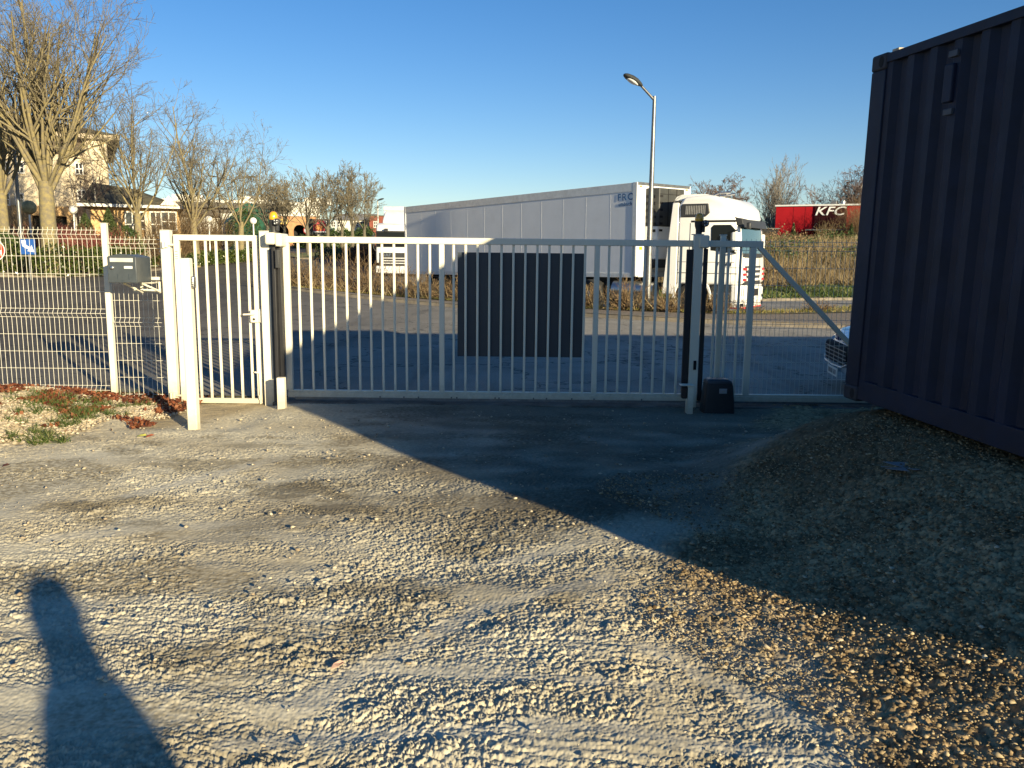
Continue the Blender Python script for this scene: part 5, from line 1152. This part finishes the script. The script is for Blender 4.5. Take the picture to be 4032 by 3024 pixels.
text_mesh('lettering', 'KFC', 1.32, M_sw, mp_, Matrix.Translation((xk, -.20, zk)) @ Matrix(((1,0,0,0),(0,0,-1,0),(0,1,0,0),(0,0,0,1))), .05, .28, .014, 1.28, 1.02)
zj = onfront(3100, 885)[1]
mb = MB(); [mb.box(x_-.012, x_+.012, -.012, .0, -.5, zt_-.02) for x_ in (x1_*.45, x1_*.75)]; mb.box(.05, x1_, -.012, 0, zj-.01, zj+.012); mb.build('panel_joint', M_kmar, rs)
c0 = onfront(3178, 905)[0]; c1, zc2 = onfront(3345, 905)
mb = MB(); mb.box(c0, c1, -1.8, -.17, zc2-.1, zc2+.03); cn_ = mb.build('canopy', mat('canopy_grey', (.22,.21,.19), .7), rs)
for x_ in (3215, 3253, 3292, 3330):
    q_ = onfront(x_, 890)[0]; mb = MB(); mb.tube([(q_, -.17, zc2+.75), (q_-.25, -1.7, zc2+.02)], .022, 6); mb.build('tie_rod', M_steel, cn_)
qa = onfront(3264, 800)[0]; mb = MB(); mb.box(qa, qa+.6, 2, 2.5, zt_+.25, zt_+.62); mb.build('roof_unit', M_steel, rs, .03)
qa = onfront(3314, 800)[0]; mb = MB(); mb.lathe([(.22,zt_+.17),(.22,zt_+.62)], (qa, 2, 0), 14); mb.build('roof_vent', M_alu, rs, smooth=True)
p = at(3005, 905, 92); dsh = thing('service_shed', 'low black shed between the truck and the red restaurant', 'shed', (p.x, 92, 2.5)); mb = MB(); mb.box(-1, 1.6, 0, 3, 0, p.z-2.4); mb.build('wall', M_dark, dsh); mb = MB(); mb.box(-1.2, 1.75, -.2, 3.2, p.z-2.4, p.z-2.3); mb.build('roof', M_plastic, dsh)

# ------------------------------------------------------------------ trees
def segs_mesh(name, S, mt, parent, n=3):
    "S rows: p0(3) p1(3) r0 r1 -> little tapered tubes"
    S = np.array(S, float); N = len(S)
    p0 = S[:,:3]; p1 = S[:,3:6]; d = p1-p0; d /= (np.linalg.norm(d, axis=1)[:,None]+1e-9)
    ref = np.where(np.abs(d[:,2:3]) < .9, np.array([[0,0,1.]]), np.array([[1.,0,0]])); a = np.cross(d, ref); a /= np.linalg.norm(a, axis=1)[:,None]; b = np.cross(d, a)
    t = np.arange(n)*2*np.pi/n; V = []
    for p, r in ((p0, S[:,6]), (p1, S[:,7])):
        V.append(p[:,None]+(a[:,None]*np.cos(t)[None,:,None]+b[:,None]*np.sin(t)[None,:,None])*r[:,None,None])
    V = np.concatenate(V, 1).reshape(-1, 3)
    k = np.arange(n); f = np.stack([k, (k+1)%n, (k+1)%n+n, k+n], 1); F = (f[None]+(np.arange(N)*2*n)[:,None,None]).reshape(-1, 4)
    return mesh_np(name, V, F, mt, parent=parent, smooth=(n > 3))
def grow(rn, p, d, L, r, lev, P, thick, thin):
    ns = max(3, int(L/P['step'][lev])); st = L/ns; pts = [p]; q = p.copy()
    for i in range(ns):
        t = i/ns
        d = d+rn.normal(0, P['wob'][lev], 3)+np.array([0,0,P['up'][lev]]); d = d/np.linalg.norm(d)
        q2 = q+d*st; r0 = r*(1-t*.75); r1 = r*(1-(i+1)/ns*.75)
        (thick if r0 > P['rt'] else thin).append((*q, *q2, max(r0, P['rmin']), max(r1, P['rmin'])))
        if lev < P['lev'] and (t > P['bare'][lev]):
            for _ in range(rn.poisson(P['kids'][lev]/ns/(1-P['bare'][lev]))):
                a = rn.normal(size=3); a -= d*a.dot(d); a /= np.linalg.norm(a); an = R(rn.uniform(*P['ang'][lev]))
                dd = d*math.cos(an)+a*math.sin(an)
                grow(rn, q+(q2-q)*rn.uniform(), dd, L*rn.uniform(*P['len'][lev])*(1-.45*t), r0*P['rk'], lev+1, P, thick, thin)
        q = q2
    return q
BASEP = dict(step=[.6,.4,.3,.2], wob=[.06,.09,.13,.16], up=[.075,.07,.05,.03], lev=3, kids=[9,6,5,0], ang=[(22,50),(25,55),(25,60),(0,0)], len=[(.42,.68),(.4,.65),(.35,.6),(0,0)], bare=[.12,.1,.05,0], rk=.62, rt=.025, rmin=.0065)
def bare_tree(px, D, pytop, lab, seed, grp='bare street trees along the left road', trunk_h=None, trunk_r=.22, limbs=8, spread=(18,52), P={}, bark=M_bark, twig=M_twig, name='bare_tree', leader=True, hl=1.0):
    rn = np.random.default_rng(seed); PP = dict(BASEP); PP.update(P)
    base = at(px, 1000, D); x = base.x; z0 = float(gz(x, D)); H_ = at(px, pytop, D).z-z0
    t = thing(name, lab, 'tree', (x, D, z0), 0, grp)
    th = trunk_h or H_*.26; thick = []; thin = []
    p = np.array([0,0,-.2]); pts = [(p.copy(), trunk_r*1.25)]; d = np.array([0,0,1.])
    nseg = 6
    for i in range(nseg):
        q = p+np.array([rn.normal(0,.03), rn.normal(0,.03), (th+.2)/nseg]); pts.append((q, trunk_r*(1.0-.22*(i+1)/nseg))); p = q
    mb = MB(); mb.tube([a for a, _ in pts], [b for _, b in pts], 12); 
    for k in range(limbs):
        az_ = 2*math.pi*(k+rn.uniform(-.25,.25))/limbs; el = R(rn.uniform(*spread)); s0 = pts[-1][0]-np.array([0,0,rn.uniform(0,th*.22)])
        dd = np.array([math.sin(el)*math.cos(az_), math.sin(el)*math.sin(az_), math.cos(el)])
        L = (H_-th)*rn.uniform(.72,.95)*hl/max(.75, math.cos(el*.75)); grow(rn, s0, dd, L, trunk_r*rn.uniform(.22,.32), 0, PP, thick, thin)
    if leader: grow(rn, pts[-1][0]-np.array([0,0,.2]), np.array([0,0,1.]), (H_-th)*.97, trunk_r*.42, 0, PP, thick, thin)
    tro = mb.build('trunk', bark, t, smooth=True)
    cr = segs_mesh('limbs', thick, bark, t, 6); segs_mesh('crown', thin, twig, t, 3)
    return t
bare_tree(195, 36, -25, 'largest bare street tree with yellow lichen on its thick trunk, at the left', 1, trunk_h=4.0, trunk_r=.36, limbs=15, spread=(6,46), P=dict(up=[.085,.085,.06,.04], wob=[.05,.09,.12,.15], kids=[9,6,4.5,0], rk=.6, rmin=.0065, len=[(.5,.75),(.42,.68),(.35,.6),(0,0)]))
bare_tree(22, 39, 60, 'bare tree with dark trunk at the left edge behind the street lamp', 2, trunk_h=3.6, trunk_r=.27, limbs=8, spread=(8,45))
bare_tree(-70, 46, 120, 'bare tree whose branches reach in over the left edge', 22, trunk_r=.25, limbs=8)
bare_tree(552, 45, 365, 'second large bare street tree from the left, in front of the orange annex', 3, trunk_h=3.0, trunk_r=.215, limbs=9, spread=(12,55), bark=M_bark, P=dict(wob=[.08,.12,.16,.2]))
bare_tree(772, 50, 385, 'third bare street tree with a tall pointed crown, left of the first globe lamp', 4, trunk_h=2.9, trunk_r=.23, limbs=10, spread=(12,48), hl=.78)
bare_tree(953, 57, 545, 'bare tree with forked trunk behind the right part of the small gate', 5, trunk_h=2.7, trunk_r=.22, limbs=6, spread=(15,40), leader=False, hl=1.05)
SP = dict(rmin=.012, kids=[8,5,4,0])
bare_tree(868, 62, 610, 'slender bare tree between the two globe lamps', 6, trunk_h=2.4, trunk_r=.16, limbs=7, P=SP, bark=M_bark2)
for px, D, pt, lab, sd_ in ((1058,80,690,'far bare tree left of the amber light on the portal post',7),(1130,86,700,'far bare tree in front of the brick arches, behind the left portal post',8),(1215,74,672,'bare tree with wide crown just right of the left portal post',9),(1294,80,690,'bare tree beside the red poster board',10),(1346,86,720,'small bare tree right of the red poster board',11),(1387,78,672,'tallest bare tree of the right cluster near the second truck',12),(1430,86,716,'rightmost bare tree of the roadside cluster near the second truck',13)):
    bare_tree(px, D, pt, lab, sd_, trunk_h=2.6, trunk_r=.19, limbs=8, spread=(12,50), P=dict(rmin=.015, kids=[8,5,4,0]), bark=M_bark2, grp='bare trees around the far junction')
BP = dict(rmin=.007, kids=[16,8,6,0], up=[.06,-.03,-.10,-.16], wob=[.05,.09,.12,.14], ang=[(25,55),(25,60),(20,60),(0,0)], len=[(.22,.38),(.4,.7),(.5,.8),(0,0)], bare=[.15,.1,.05,0], rk=.4)
bare_tree(384, 50, 440, 'leafless birch with white trunk and drooping twigs before the cream building', 31, None, .8, .13, 1, (2,6), dict(BP), M_birch, M_twigr, 'birch_tree', True, .9)
bare_tree(312, 49, 500, 'leafless weeping birch close behind the biggest tree', 32, None, .8, .12, 1, (2,6), dict(BP), M_birch, M_twigr, 'birch_tree', True, .9)
bare_tree(450, 58, 560, 'thin brown leafless tree at the corner of the cream building', 33, None, 1.0, .10, 3, (5,20), dict(BP, kids=[10,7,5,0]), M_bark2, M_twigr, 'thin_tree')
RP = dict(rmin=.014, step=[.8,.5,.4,.3])
bare_tree(3040, 112, 698, 'dense upright bare tree with many grey stems right of the truck cab', 41, None, .8, .25, 20, (3,30), dict(RP, up=[.12,.1,.08,.05], kids=[8,6,4,0], ang=[(10,30),(12,35),(15,40),(0,0)]), mat('silver_bark', (.25,.24,.21), .9), island_mat('silver_twigs', [(.14,.12,.10),(.26,.24,.21)], .9), 'upright_tree', True)
bare_tree(2835, 88, 695, 'leafless birch rising above the truck cab roof', 42, None, 1.5, .14, 3, (5,18), dict(BP, rmin=.016), M_birch, M_twigr, 'birch_tree')
bare_tree(2905, 90, 705, 'second thin birch above the truck cab, right of the first', 43, None, 1.5, .12, 2, (5,18), dict(BP, rmin=.016), M_birch, M_twigr, 'birch_tree')
bare_tree(2790, 86, 748, 'reddish bare thicket tree above the truck cab roof', 44, None, .6, .12, 12, (10,45), dict(RP), M_bark2, M_twigr, 'thicket_tree', False)
bare_tree(3370, 104, 612, 'weeping birch with pale trunk behind the red restaurant, near the container', 45, None, 2, .22, 3, (5,16), dict(BP, rmin=.016, kids=[18,9,6,0]), M_birch, M_twigr, 'birch_tree')
bare_tree(3300, 106, 740, 'low reddish bare tree behind the restaurant roof', 46, None, .8, .15, 10, (10,50), dict(RP, rmin=.016), M_bark2, M_twigr, 'thicket_tree', False)
bare_tree(3430, 102, 690, 'reddish bare tree close beside the container edge, behind the restaurant', 47, None, .8, .15, 10, (8,45), dict(RP, rmin=.016), M_bark2, M_twigr, 'thicket_tree', False)
# a twig reaching into the top right corner
tb = bare_tree(4560, 26, -500, 'bare tree behind the container, one twig tip showing at the top right corner', 48, None, 3.0, .25, 9, (10,50), {}, M_bark, M_twig, 'bare_tree')

# ------------------------------------------------------------------ hedges, shrubs, grasses
def hedge(name, path, w, h, lab, n, seed, leaf=(.07,.11), mt=M_leaf, cat='hedge', grp=None, wob=.12, off=.1):
    rn = np.random.default_rng(seed); P = resample(path, .3); c = P.mean(0)
    t = thing(name, lab, cat, (c[0], c[1], float(gz(*c))+off), 0, grp)
    k = rn.uniform(0, len(P)-1.001, n); i = k.astype(int); f = (k-i)[:,None]; q = P[i]*(1-f)+P[i+1]*f
    dv = P[i+1]-P[i]; dv /= np.linalg.norm(dv, axis=1)[:,None]; nr = np.stack([-dv[:,1], dv[:,0]], 1)
    hh_ = h*(1+wob*2*vnoise(q[:,0]*.9, q[:,1]*.9, seed)+wob*vnoise(q[:,0]*3.1, q[:,1]*3.1, seed+1))
    a = rn.uniform(-.15, math.pi+.15, n); rr_ = 1-np.abs(rn.normal(0, .16, n)); rr_ *= 1+.25*vnoise(q[:,0]*2.2+a*2, q[:,1]*2.2, seed+2)
    sx_ = np.cos(a)*rr_*w/2; sz = np.clip(np.sin(a), 0, 1)**.6*rr_*hh_
    low = rn.uniform(size=n) < .45; sz = np.where(low, rn.uniform(0, 1, n)*hh_*.9, sz); sx_ = np.where(low, np.sign(rn.normal(size=n))*w/2*rn.uniform(.75, 1.05, n), sx_)
    V = np.concatenate([q+nr*sx_[:,None], (gz(q[:,0], q[:,1])+off+sz)[:,None]], 1)-np.array([[c[0], c[1], float(gz(*c))+off]])
    L = rn.uniform(*leaf, n); cards(V, L, L*.45, mt, 'foliage', .35, parent=t)
    mb = MB()
    for j in range(0, len(P)-1, 3):
        zj = float(gz(*P[j])); mb.tube([(P[j][0]-c[0], P[j][1]-c[1], zj-float(gz(*c))-.05), (P[j][0]-c[0]+rn.normal(0,.1), P[j][1]-c[1]+rn.normal(0,.1), zj-float(gz(*c))+h*.6)], .02, 4)
    tag(mb.build('stems', M_bark2, t), kind='stuff'); return t
kp = [(p.x, p.y+1.1) for p in pk4]
hedge('laurel_hedge', [(-34, kp[0][1]+.2)]+kp[:3]+[(kp[3][0]-1.2, kp[3][1]-.8)], 1.5, 1.22, 'thick glossy laurel hedge behind the left mesh fence', 26000, 1, (.10,.17))
hedge('laurel_hedge', [kp[3], kp[4]], 1.1, .62, 'low laurel row behind the mailbox and hinge post, thinner than the left hedge', 5000, 2, (.09,.16))
hedge('laurel_hedge', [kp[4], kp[5], (kp[6][0]-.2, kp[6][1])], 1.2, .75, 'low laurel row seen through the small gate bars', 6500, 3, (.10,.18))
k5 = [(p.x, p.y+1.8) for p in pk5]
hedge('laurel_hedge', [k5[2], k5[3], k5[4]], 1.6, .85, 'low laurel row on the traffic island seen through the sliding gate', 5000, 4, (.12,.2))
hedge('clipped_hedge', [(at(1250,0,98).x,98), (at(1460,0,98).x,98)], 2.0, 2.4, 'dark clipped hedge below the far low wing', 6000, 5, (.2,.3), M_leafd)
hedge('dark_hedge', [(at(1150,0,103).x,103), (at(1260,0,101).x,101)], 2.0, 1.5, 'dark low hedge in front of the brick arches', 4000, 6, (.2,.3), M_leafd)
hedge('copper_hedge', [(at(1400,0,64).x,64), (at(1476,0,60).x,60)], 1.6, 1.5, 'rusty brown hedge left of the second truck', 5000, 7, (.1,.18), island_mat('copper_leaves', [(.14,.05,.03),(.26,.11,.06),(.2,.14,.07)], .8))

def shrub(px, D, h, w, lab, n, mt, name='shrub', seed=1, twigs=True, upright=.8, grp=None, off=.1, pos=None, ln=None):
    rn = np.random.default_rng(seed); x = at(px, 1000, D).x if pos is None else pos; z0 = float(gz(x, D))+off
    t = thing(name, lab, 'shrub', (x, D, z0), 0, grp); S = []
    for _ in range(n):
        a = rn.uniform(0, 6.28); r0 = rn.uniform(0, .25)*w; p = np.array([r0*math.cos(a), r0*math.sin(a), 0]); e = R(rn.uniform(0, 40 if upright > .5 else 65)); a2 = a+rn.normal(0,.6)
        d = np.array([math.sin(e)*math.cos(a2)*w/h*1.2, math.sin(e)*math.sin(a2)*w/h*1.2, math.cos(e)]); d /= np.linalg.norm(d); L = h*rn.uniform(.45, 1.05)
        m_ = 4
        for i in range(m_):
            q = p+d*L/m_; S.append((*p, *q, .010*(1-.2*i)+.003, .010*(1-.2*(i+1))+.003))
            if i > 0:
                for _k in range(2):
                    dd = d+rn.normal(0, .55, 3); dd /= np.linalg.norm(dd); S.append((*q, *(q+dd*L*.22), .006, .004))
            d = d+rn.normal(0, .13, 3); d /= np.linalg.norm(d); p = q
    segs_mesh('twigs', S, mt, t, 3); return t
for k, px in enumerate((150,185,225,265,300,340,385,430,470)):
    shrub(px, 41+.5*(k % 3), 1.9, 1.5, 'red stemmed winter dogwood in the row above the laurel hedge', 90, M_redtw, 'dogwood', 50+k, grp='red dogwood shrubs behind the hedge')
shrub(660, 47, 3.2, 2.6, 'brown leafless shrub between the annex and the third tree', 260, M_brown, 'bare_shrub', 70)
shrub(720, 55, 3.6, 3.4, 'dense brown thicket behind the third tree trunk', 380, M_brown, 'bare_shrub', 71)
shrub(800, 60, 3.4, 4.5, 'wide dark brown thicket behind the first globe lamp', 420, M_brown, 'bare_shrub', 72)
shrub(60, 45, 3.0, 3.0, 'leafless shrub by the entrance at the left edge', 200, M_brown, 'bare_shrub', 73)
def conifer(px, D, pyt, w, lab, seed, mt=M_leaf2, n=5000, leaf=(.08,.16), cone=True, name='conifer', pyb=None):
    rn = np.random.default_rng(seed); x = at(px, 1000, D).x; z0 = float(gz(x, D))+.05; H_ = at(px, pyt, D).z-z0
    t = thing(name, lab, 'shrub' if not cone else 'tree', (x, D, z0)); h = rn.uniform(.04, 1, n)**(1 if cone else .8)
    rad = w/2*((1-h)**.8 if cone else np.sqrt(np.clip(1-(2*h-.9)**2, .03, 1))); a = rn.uniform(0, 6.28, n); lump = 1+.3*vnoise(a*2.2+seed, h*6, seed)
    r_ = rad*lump*(1-np.abs(rn.normal(0,.22,n))); V = np.stack([r_*np.cos(a), r_*np.sin(a), h*H_], 1); L = rn.uniform(*leaf, n); cards(V, L, L*.4, mt, 'crown', .2, parent=t)
    mb = MB(); mb.tube([(0,0,-.1),(0,0,H_*.9)], [.08,.02], 6); mb.build('trunk', M_bark2, t); return t
conifer(345, 47, 840, 2.2, 'young green conifer in front of the white birch', 1, n=5000)
conifer(436, 45, 820, 1.9, 'narrow grey green conifer right of the fence post', 2, n=4500)
conifer(500, 43, 888, 1.7, 'round dark green bush beside the second tree trunk', 3, M_leafd, 6000, (.06,.12), False, 'evergreen_bush')
conifer(20, 38, 915, 2.4, 'dark low evergreen bush at the left edge behind the hedge', 4, M_leafd, 5000, (.06,.12), False, 'evergreen_bush')
conifer(962, 76, 820, 3.2, 'dark evergreen behind the forked tree', 6, M_leafd, 5000, (.12,.2), False, 'evergreen_bush')
conifer(3118, 88, 878, 1.0, 'small pointed cypress against the red restaurant wall', 7, M_leaf2, 2500, (.1,.2))
conifer(3345, 88, 880, 1.1, 'small cypress right of the restaurant canopy', 8, M_leaf2, 2500, (.1,.2))
shrub(3385, 90, 4.6, 3.6, 'leafless climber and brush over the right end of the restaurant', 500, M_brown, 'bare_shrub', 74)
shrub(3245, 84, 2.4, 2.0, 'thin leafless sapling in front of the restaurant canopy', 60, M_dry, 'bare_shrub', 75)
# boulders, pale
for k, (px, py, s_) in enumerate(((500,968,.5),(545,965,.55),(585,962,.5),(625,968,.6))):
    D = 47+.5*k; s_ *= 1.75; p = at(px, py, D); z0 = float(gz(p.x, D))
    rn = np.random.default_rng(90+k); mb = MB(); rings = []
    for j, (rr_, zz) in enumerate(((.9,0),(1.05,.35),(.9,.75),(.5,1.0))): rings.append([(s_*rr_*(1+rn.normal(0,.1))*math.cos(a), s_*rr_*(1+rn.normal(0,.1))*math.sin(a), zz*1.35) for a in np.linspace(0, 6.28, 10, endpoint=False)])
    t = mb.loft(rings).build('boulder', mat('boulder_stone', (.52,.47,.38), .9, var=.2, vscale=3) if k == 0 else bpy.data.materials['boulder_stone'], bevel=.04)
    t.location = (p.x, D, z0); tag(t, 'pale boulder in the row behind the laurels, beside the annex', 'boulder', 'pale boulders in front of the annex')

# island verge: dry weeds and bushes; field of dry grass
def region_strip(n, A, B, rn):
    A = resample(A, .3); B = resample(B, .3); t = rn.uniform(0, 1, n); s = rn.uniform(0, 1, n)[:,None]
    f = lambda P: np.stack([np.interp(t, np.linspace(0,1,len(P)), P[:,k]) for k in (0,1)], 1)
    return f(A)*(1-s)+f(B)*s
rn = np.random.default_rng(5)
P = region_strip(9000, S1, K2, rn)
o = cards(np.concatenate([P, (gz(P[:,0], P[:,1])+.16)[:,None]], 1), rn.uniform(.05,.16,len(P)), .02, island_mat('verge_blades', [(.10,.12,.02),(.22,.19,.06),(.34,.25,.10)], .8, .2), 'verge_grass', .5, quad=False); tag(o, 'short yellowing grass along the verge beside the truck', 'grass', kind='stuff')
P = region_strip(5200, S1, K2, rn); P = P[(P[:,0] < 6.2) & (rn.uniform(size=len(P)) < .35+.65*(vnoise(P[:,0]*1.1, P[:,1]*1.1, 7) > -.1))]
o = cards(np.concatenate([P, (gz(P[:,0], P[:,1])+.14)[:,None]], 1), rn.uniform(.35,.95,len(P))*(1+.0*P[:,0]), .018, M_dry, 'dry_weeds', .8, quad=False); tag(o, 'tall dry weeds standing along the verge under the trailer', 'weeds', kind='stuff')
bx_ = np.linspace(0, 1, 15)
S1r = resample(S1, .3); K2r = resample(K2, .3)
for k in range(15):
    f_ = k/15*.62; a = S1r[int(f_*len(S1r))]; b = K2r[int(f_*len(K2r))]; s_ = .35+.3*((k*7) % 5)/5; c = a*(1-s_)+b*s_
    hgt = [1.3,1.5,1.7,1.4,1.2,1.0,.9,.9,.8,.7,.8,.75,.9,.7,.6][k]
    shrub(0, float(c[1]), hgt, hgt*1.1, 'leafless brown bramble bush on the verge before the trailer', 85, M_brown, 'bramble_bush', 200+k, grp='brown brambles along the verge', off=.12, pos=float(c[0]), upright=.4)
for k in range(5):
    c = np.array([7.0+k*2.3, 24.6+k*.75]); shrub(0, float(c[1]), .45, .9, 'low trailing bramble on the pavement edge right of the truck', 60, M_brown, 'low_bramble', 260+k, grp='low brambles right of the truck', off=.12, pos=float(c[0]), upright=.3)
# green edge then dry grass on the bank
n = 16000; P = region_strip(n, K3, [(x, y+6.0) for x, y in K3], rn)
o = cards(np.concatenate([P, (gz(P[:,0], P[:,1])+.10)[:,None]], 1), rn.uniform(.10,.32,n), .05, M_grass, 'meadow_grass', .3, quad=False); tag(o, 'bright green grass edge beyond the far kerb', 'grass', kind='stuff')
n = 78000; t_ = rn.uniform(0, 1, n)**1.3; Yf = 39.5+t_*45; Xf = rn.uniform(.16, .62, n)*Yf
k_ = (vnoise(Xf*.5, Yf*.5, 8)+.4*vnoise(Xf*1.7, Yf*1.7, 9) > -.35); Xf, Yf = Xf[k_], Yf[k_]
hf = rn.uniform(.5, 1.25, len(Xf))*(1+.35*vnoise(Xf*.35, Yf*.35, 10))*np.interp(Yf, [39.5,44,55,62,85], [.55,1,.9,.6,.6])
o = cards(np.stack([Xf, Yf, gz(Xf, Yf)+.05], 1), hf, np.interp(Yf, [39,85], [.028,.06]), M_dry, 'dry_grass_field', .82, quad=False); tag(o, 'tall dry straw coloured grass covering the bank below the restaurant', 'grass', kind='stuff')
for k in range(16):
    yy = 40+rn.uniform(0, 22); xx = rn.uniform(.27, .50)*yy; s_ = rn.uniform(.7, 1.3)
    px_ = None; nn = 700; tb_ = thing('bramble_clump', 'dark green bramble clump growing in the dry grass bank', 'shrub', (xx, yy, float(gz(xx, yy))+.05), 0, 'bramble clumps in the dry grass')
    v = rn.normal(size=(nn, 3))*np.array([s_*.6, s_*.6, s_*.38]); v[:,2] = np.abs(v[:,2]); cards(v, rn.uniform(.1,.2,nn), rn.uniform(.06,.1,nn), M_leafd if k % 2 else M_brown, 'foliage', .2, parent=tb_)

# ------------------------------------------------------------------ small litter
def leaf_at(px, py, s, mt, lab, nm='fallen_leaf', cat='leaf'):
    p = on_ground(px, py); mb = MB(); z = .02
    mb.add([(-s,0,z),(-s*.3,-s*.35,z+.006),(s*.7,-s*.25,z+.01),(s,0,z+.004),(s*.6,s*.3,z+.016),(-s*.4,s*.32,z+.012)], [(0,1,2,3,4,5)]); o = mb.build(nm, mt); sm = o.modifiers.new('t', 'SOLIDIFY'); sm.thickness = .003
    o.location = p; o.rotation_euler = (0,0,rng.uniform(0,3)); tag(o, lab, cat); return o
leaf_at(560, 1725, .045, mat('yellow_leaf', (.42,.42,.08), .6), 'yellow green leaf lying on the pale ground near the reader post')
leaf_at(592, 1726, .05, mat('red_leaf', (.30,.09,.04), .6), 'red brown leaf lying beside the yellow green leaf')
leaf_at(262, 1710, .06, mat('orange_leaf', (.42,.13,.04), .6), 'orange leaf lying below the grass tufts at the left')
leaf_at(25, 1843, .03, mat('dark_leaf', (.06,.02,.015), .6), 'small dark red leaf alone on the pale ground at the left edge')
leaf_at(3070, 2490, .03, mat('slate_chip', (.10,.10,.11), .5), 'thin dark slate piece lying on the brown gravel', 'slate_piece', 'stone')
leaf_at(3200, 2560, .04, mat('pale_flat_stone', (.60,.45,.25), .8), 'flat yellowish stone on the brown gravel', 'flat_stone', 'stone')
leaf_at(1330, 2640, .035, mat('pink_stone', (.5,.32,.24), .8), 'pinkish flat stone on the pale ground', 'flat_stone', 'stone')
p = on_ground(3560, 1860); mb = MB(); rn_ = np.random.default_rng(3)
for k in range(5): a = k*1.2; mb.add([(0,0,.03),(.16*math.cos(a),.1*math.sin(a),.02+rn_.uniform(0,.03)),(.17*math.cos(a+1),.11*math.sin(a+1),.03+rn_.uniform(0,.03))], [(0,1,2)])
o = mb.build('plastic_scrap', mat('torn_plastic', (.30,.30,.31), .4)); o.modifiers.new('t', 'SOLIDIFY').thickness = .002; o.location = p; tag(o, 'crumpled translucent plastic scrap lying on the dark mound', 'litter')
p = on_ground(1577, 1143, .13); mb = MB(); mb.lathe([(.08,0),(.13,.05),(.09,.12),(.02,.15)], n=9); o = mb.build('white_bag', M_sw, bevel=.01); o.location = (p.x, p.y, p.z); tag(o, 'small white plastic bag lying at the edge of the verge', 'litter')

# ------------------------------------------------------------------ the person whose shadow falls on the yard
def person(loc, rz):
    t = thing('person', 'person in a dark coat standing behind the camera, casting the shadow at lower left', 'person', loc, rz)
    J = {'pelvis': (0,0,.95,.15), 'belly': (0,.0,1.12,.145), 'chest': (0,0,1.33,.165), 'neckb': (0,0,1.47,.085), 'neck': (0,.01,1.54,.062), 'jaw': (0,.03,1.60,.075), 'head': (0,.02,1.68,.095), 'crown': (0,.01,1.745,.070)}
    V = []; Rr = []; E = []; idx = {}
    def add(nm, x, y, z, r, par=None):
        idx[nm] = len(V); V.append((x, y, z)); Rr.append(r)
        if par: E.append((idx[par], idx[nm]))
    prev = None
    for nm, (x, y, z, r) in J.items(): add(nm, x, y, z, r, prev); prev = nm
    for s, sn in ((-1,'l'), (1,'r')):
        add('sh'+sn, s*.17, 0, 1.43, .075, 'chest'); add('el'+sn, s*.23, .02, 1.15, .05, 'sh'+sn); add('wr'+sn, s*.22, .12, .92, .033, 'el'+sn); add('pa'+sn, s*.215, .15, .85, .038, 'wr'+sn)
        for k, (dx_, dl, dy_) in enumerate(((-.03,.075,0),(-.01,.085,.005),(.012,.08,.0),(.03,.062,-.005))):
            add('f%d'%k+sn, s*.215+dx_*.9, .165+dy_, .80, .0095, 'pa'+sn); add('g%d'%k+sn, s*.215+dx_, .175, .80-dl*.5, .0085, 'f%d'%k+sn); add('h%d'%k+sn, s*.215+dx_, .165, .80-dl, .007, 'g%d'%k+sn)
        add('t1'+sn, s*.19-.0, .20, .86, .011, 'pa'+sn); add('t2'+sn, s*.185, .22, .82, .009, 't1'+sn)
        add('hip'+sn, s*.095, 0, .88, .105, 'pelvis'); add('kn'+sn, s*.11, .02, .50, .062, 'hip'+sn); add('an'+sn, s*.12, 0, .10, .042, 'kn'+sn); add('ft'+sn, s*.13, .06, .045, .042, 'an'+sn); add('to'+sn, s*.14, .19, .035, .034, 'ft'+sn)
    me = bpy.data.meshes.new('body'); me.from_pydata(V, E, []); me.update(); o = bpy.data.objects.new('body', me); COL.objects.link(o); o.parent = t
    me.materials.append(mat('dark_clothing', (.03,.035,.05), .9, var=.2, vscale=8))
    sk = o.modifiers.new('skin', 'SKIN'); sk.use_smooth_shade = True
    for i, r in enumerate(Rr): me.skin_vertices[0].data[i].radius = (r, r)
    me.skin_vertices[0].data[0].use_root = True
    su = o.modifiers.new('sub', 'SUBSURF'); su.levels = 2; su.render_levels = 2
    mb = MB(); mb.lathe([(.10,1.60),(.112,1.68),(.10,1.76),(.06,1.80),(.01,1.81)], (0,-.005,0), 18); mb.build('knit_cap', mat('cap_wool', (.05,.05,.055), .95), t, smooth=True)
    rings = []
    for z, w_, d_ in ((.62,.40,.27),(.9,.35,.24),(1.15,.27,.19),(1.35,.255,.17),(1.46,.19,.14),(1.52,.115,.11),(1.60,.10,.10)): rings.append([(w_*math.cos(a), d_*math.sin(a), z) for a in np.linspace(0, 6.283, 20, endpoint=False)])
    mb = MB(); mb.loft(rings); mb.build('coat', bpy.data.materials['dark_clothing'], t, smooth=True)
    M_skin = mat('skin', (.45,.28,.2), .6, var=.05); mb = MB(); mb.tube([(0,.105,1.665),(0,.132,1.64),(0,.11,1.632)], [.01,.014,.012], 8); mb.box(-.022,.022,.098,.108,1.600,1.608); [mb.lathe([(.012,0),(.010,.006)], (s*.032,.102,1.675), 8, 'y') for s in (-1,1)]; mb.build('face', M_skin, t, smooth=True)
    return t
person((2.02, -2.24, 0), R(-22))
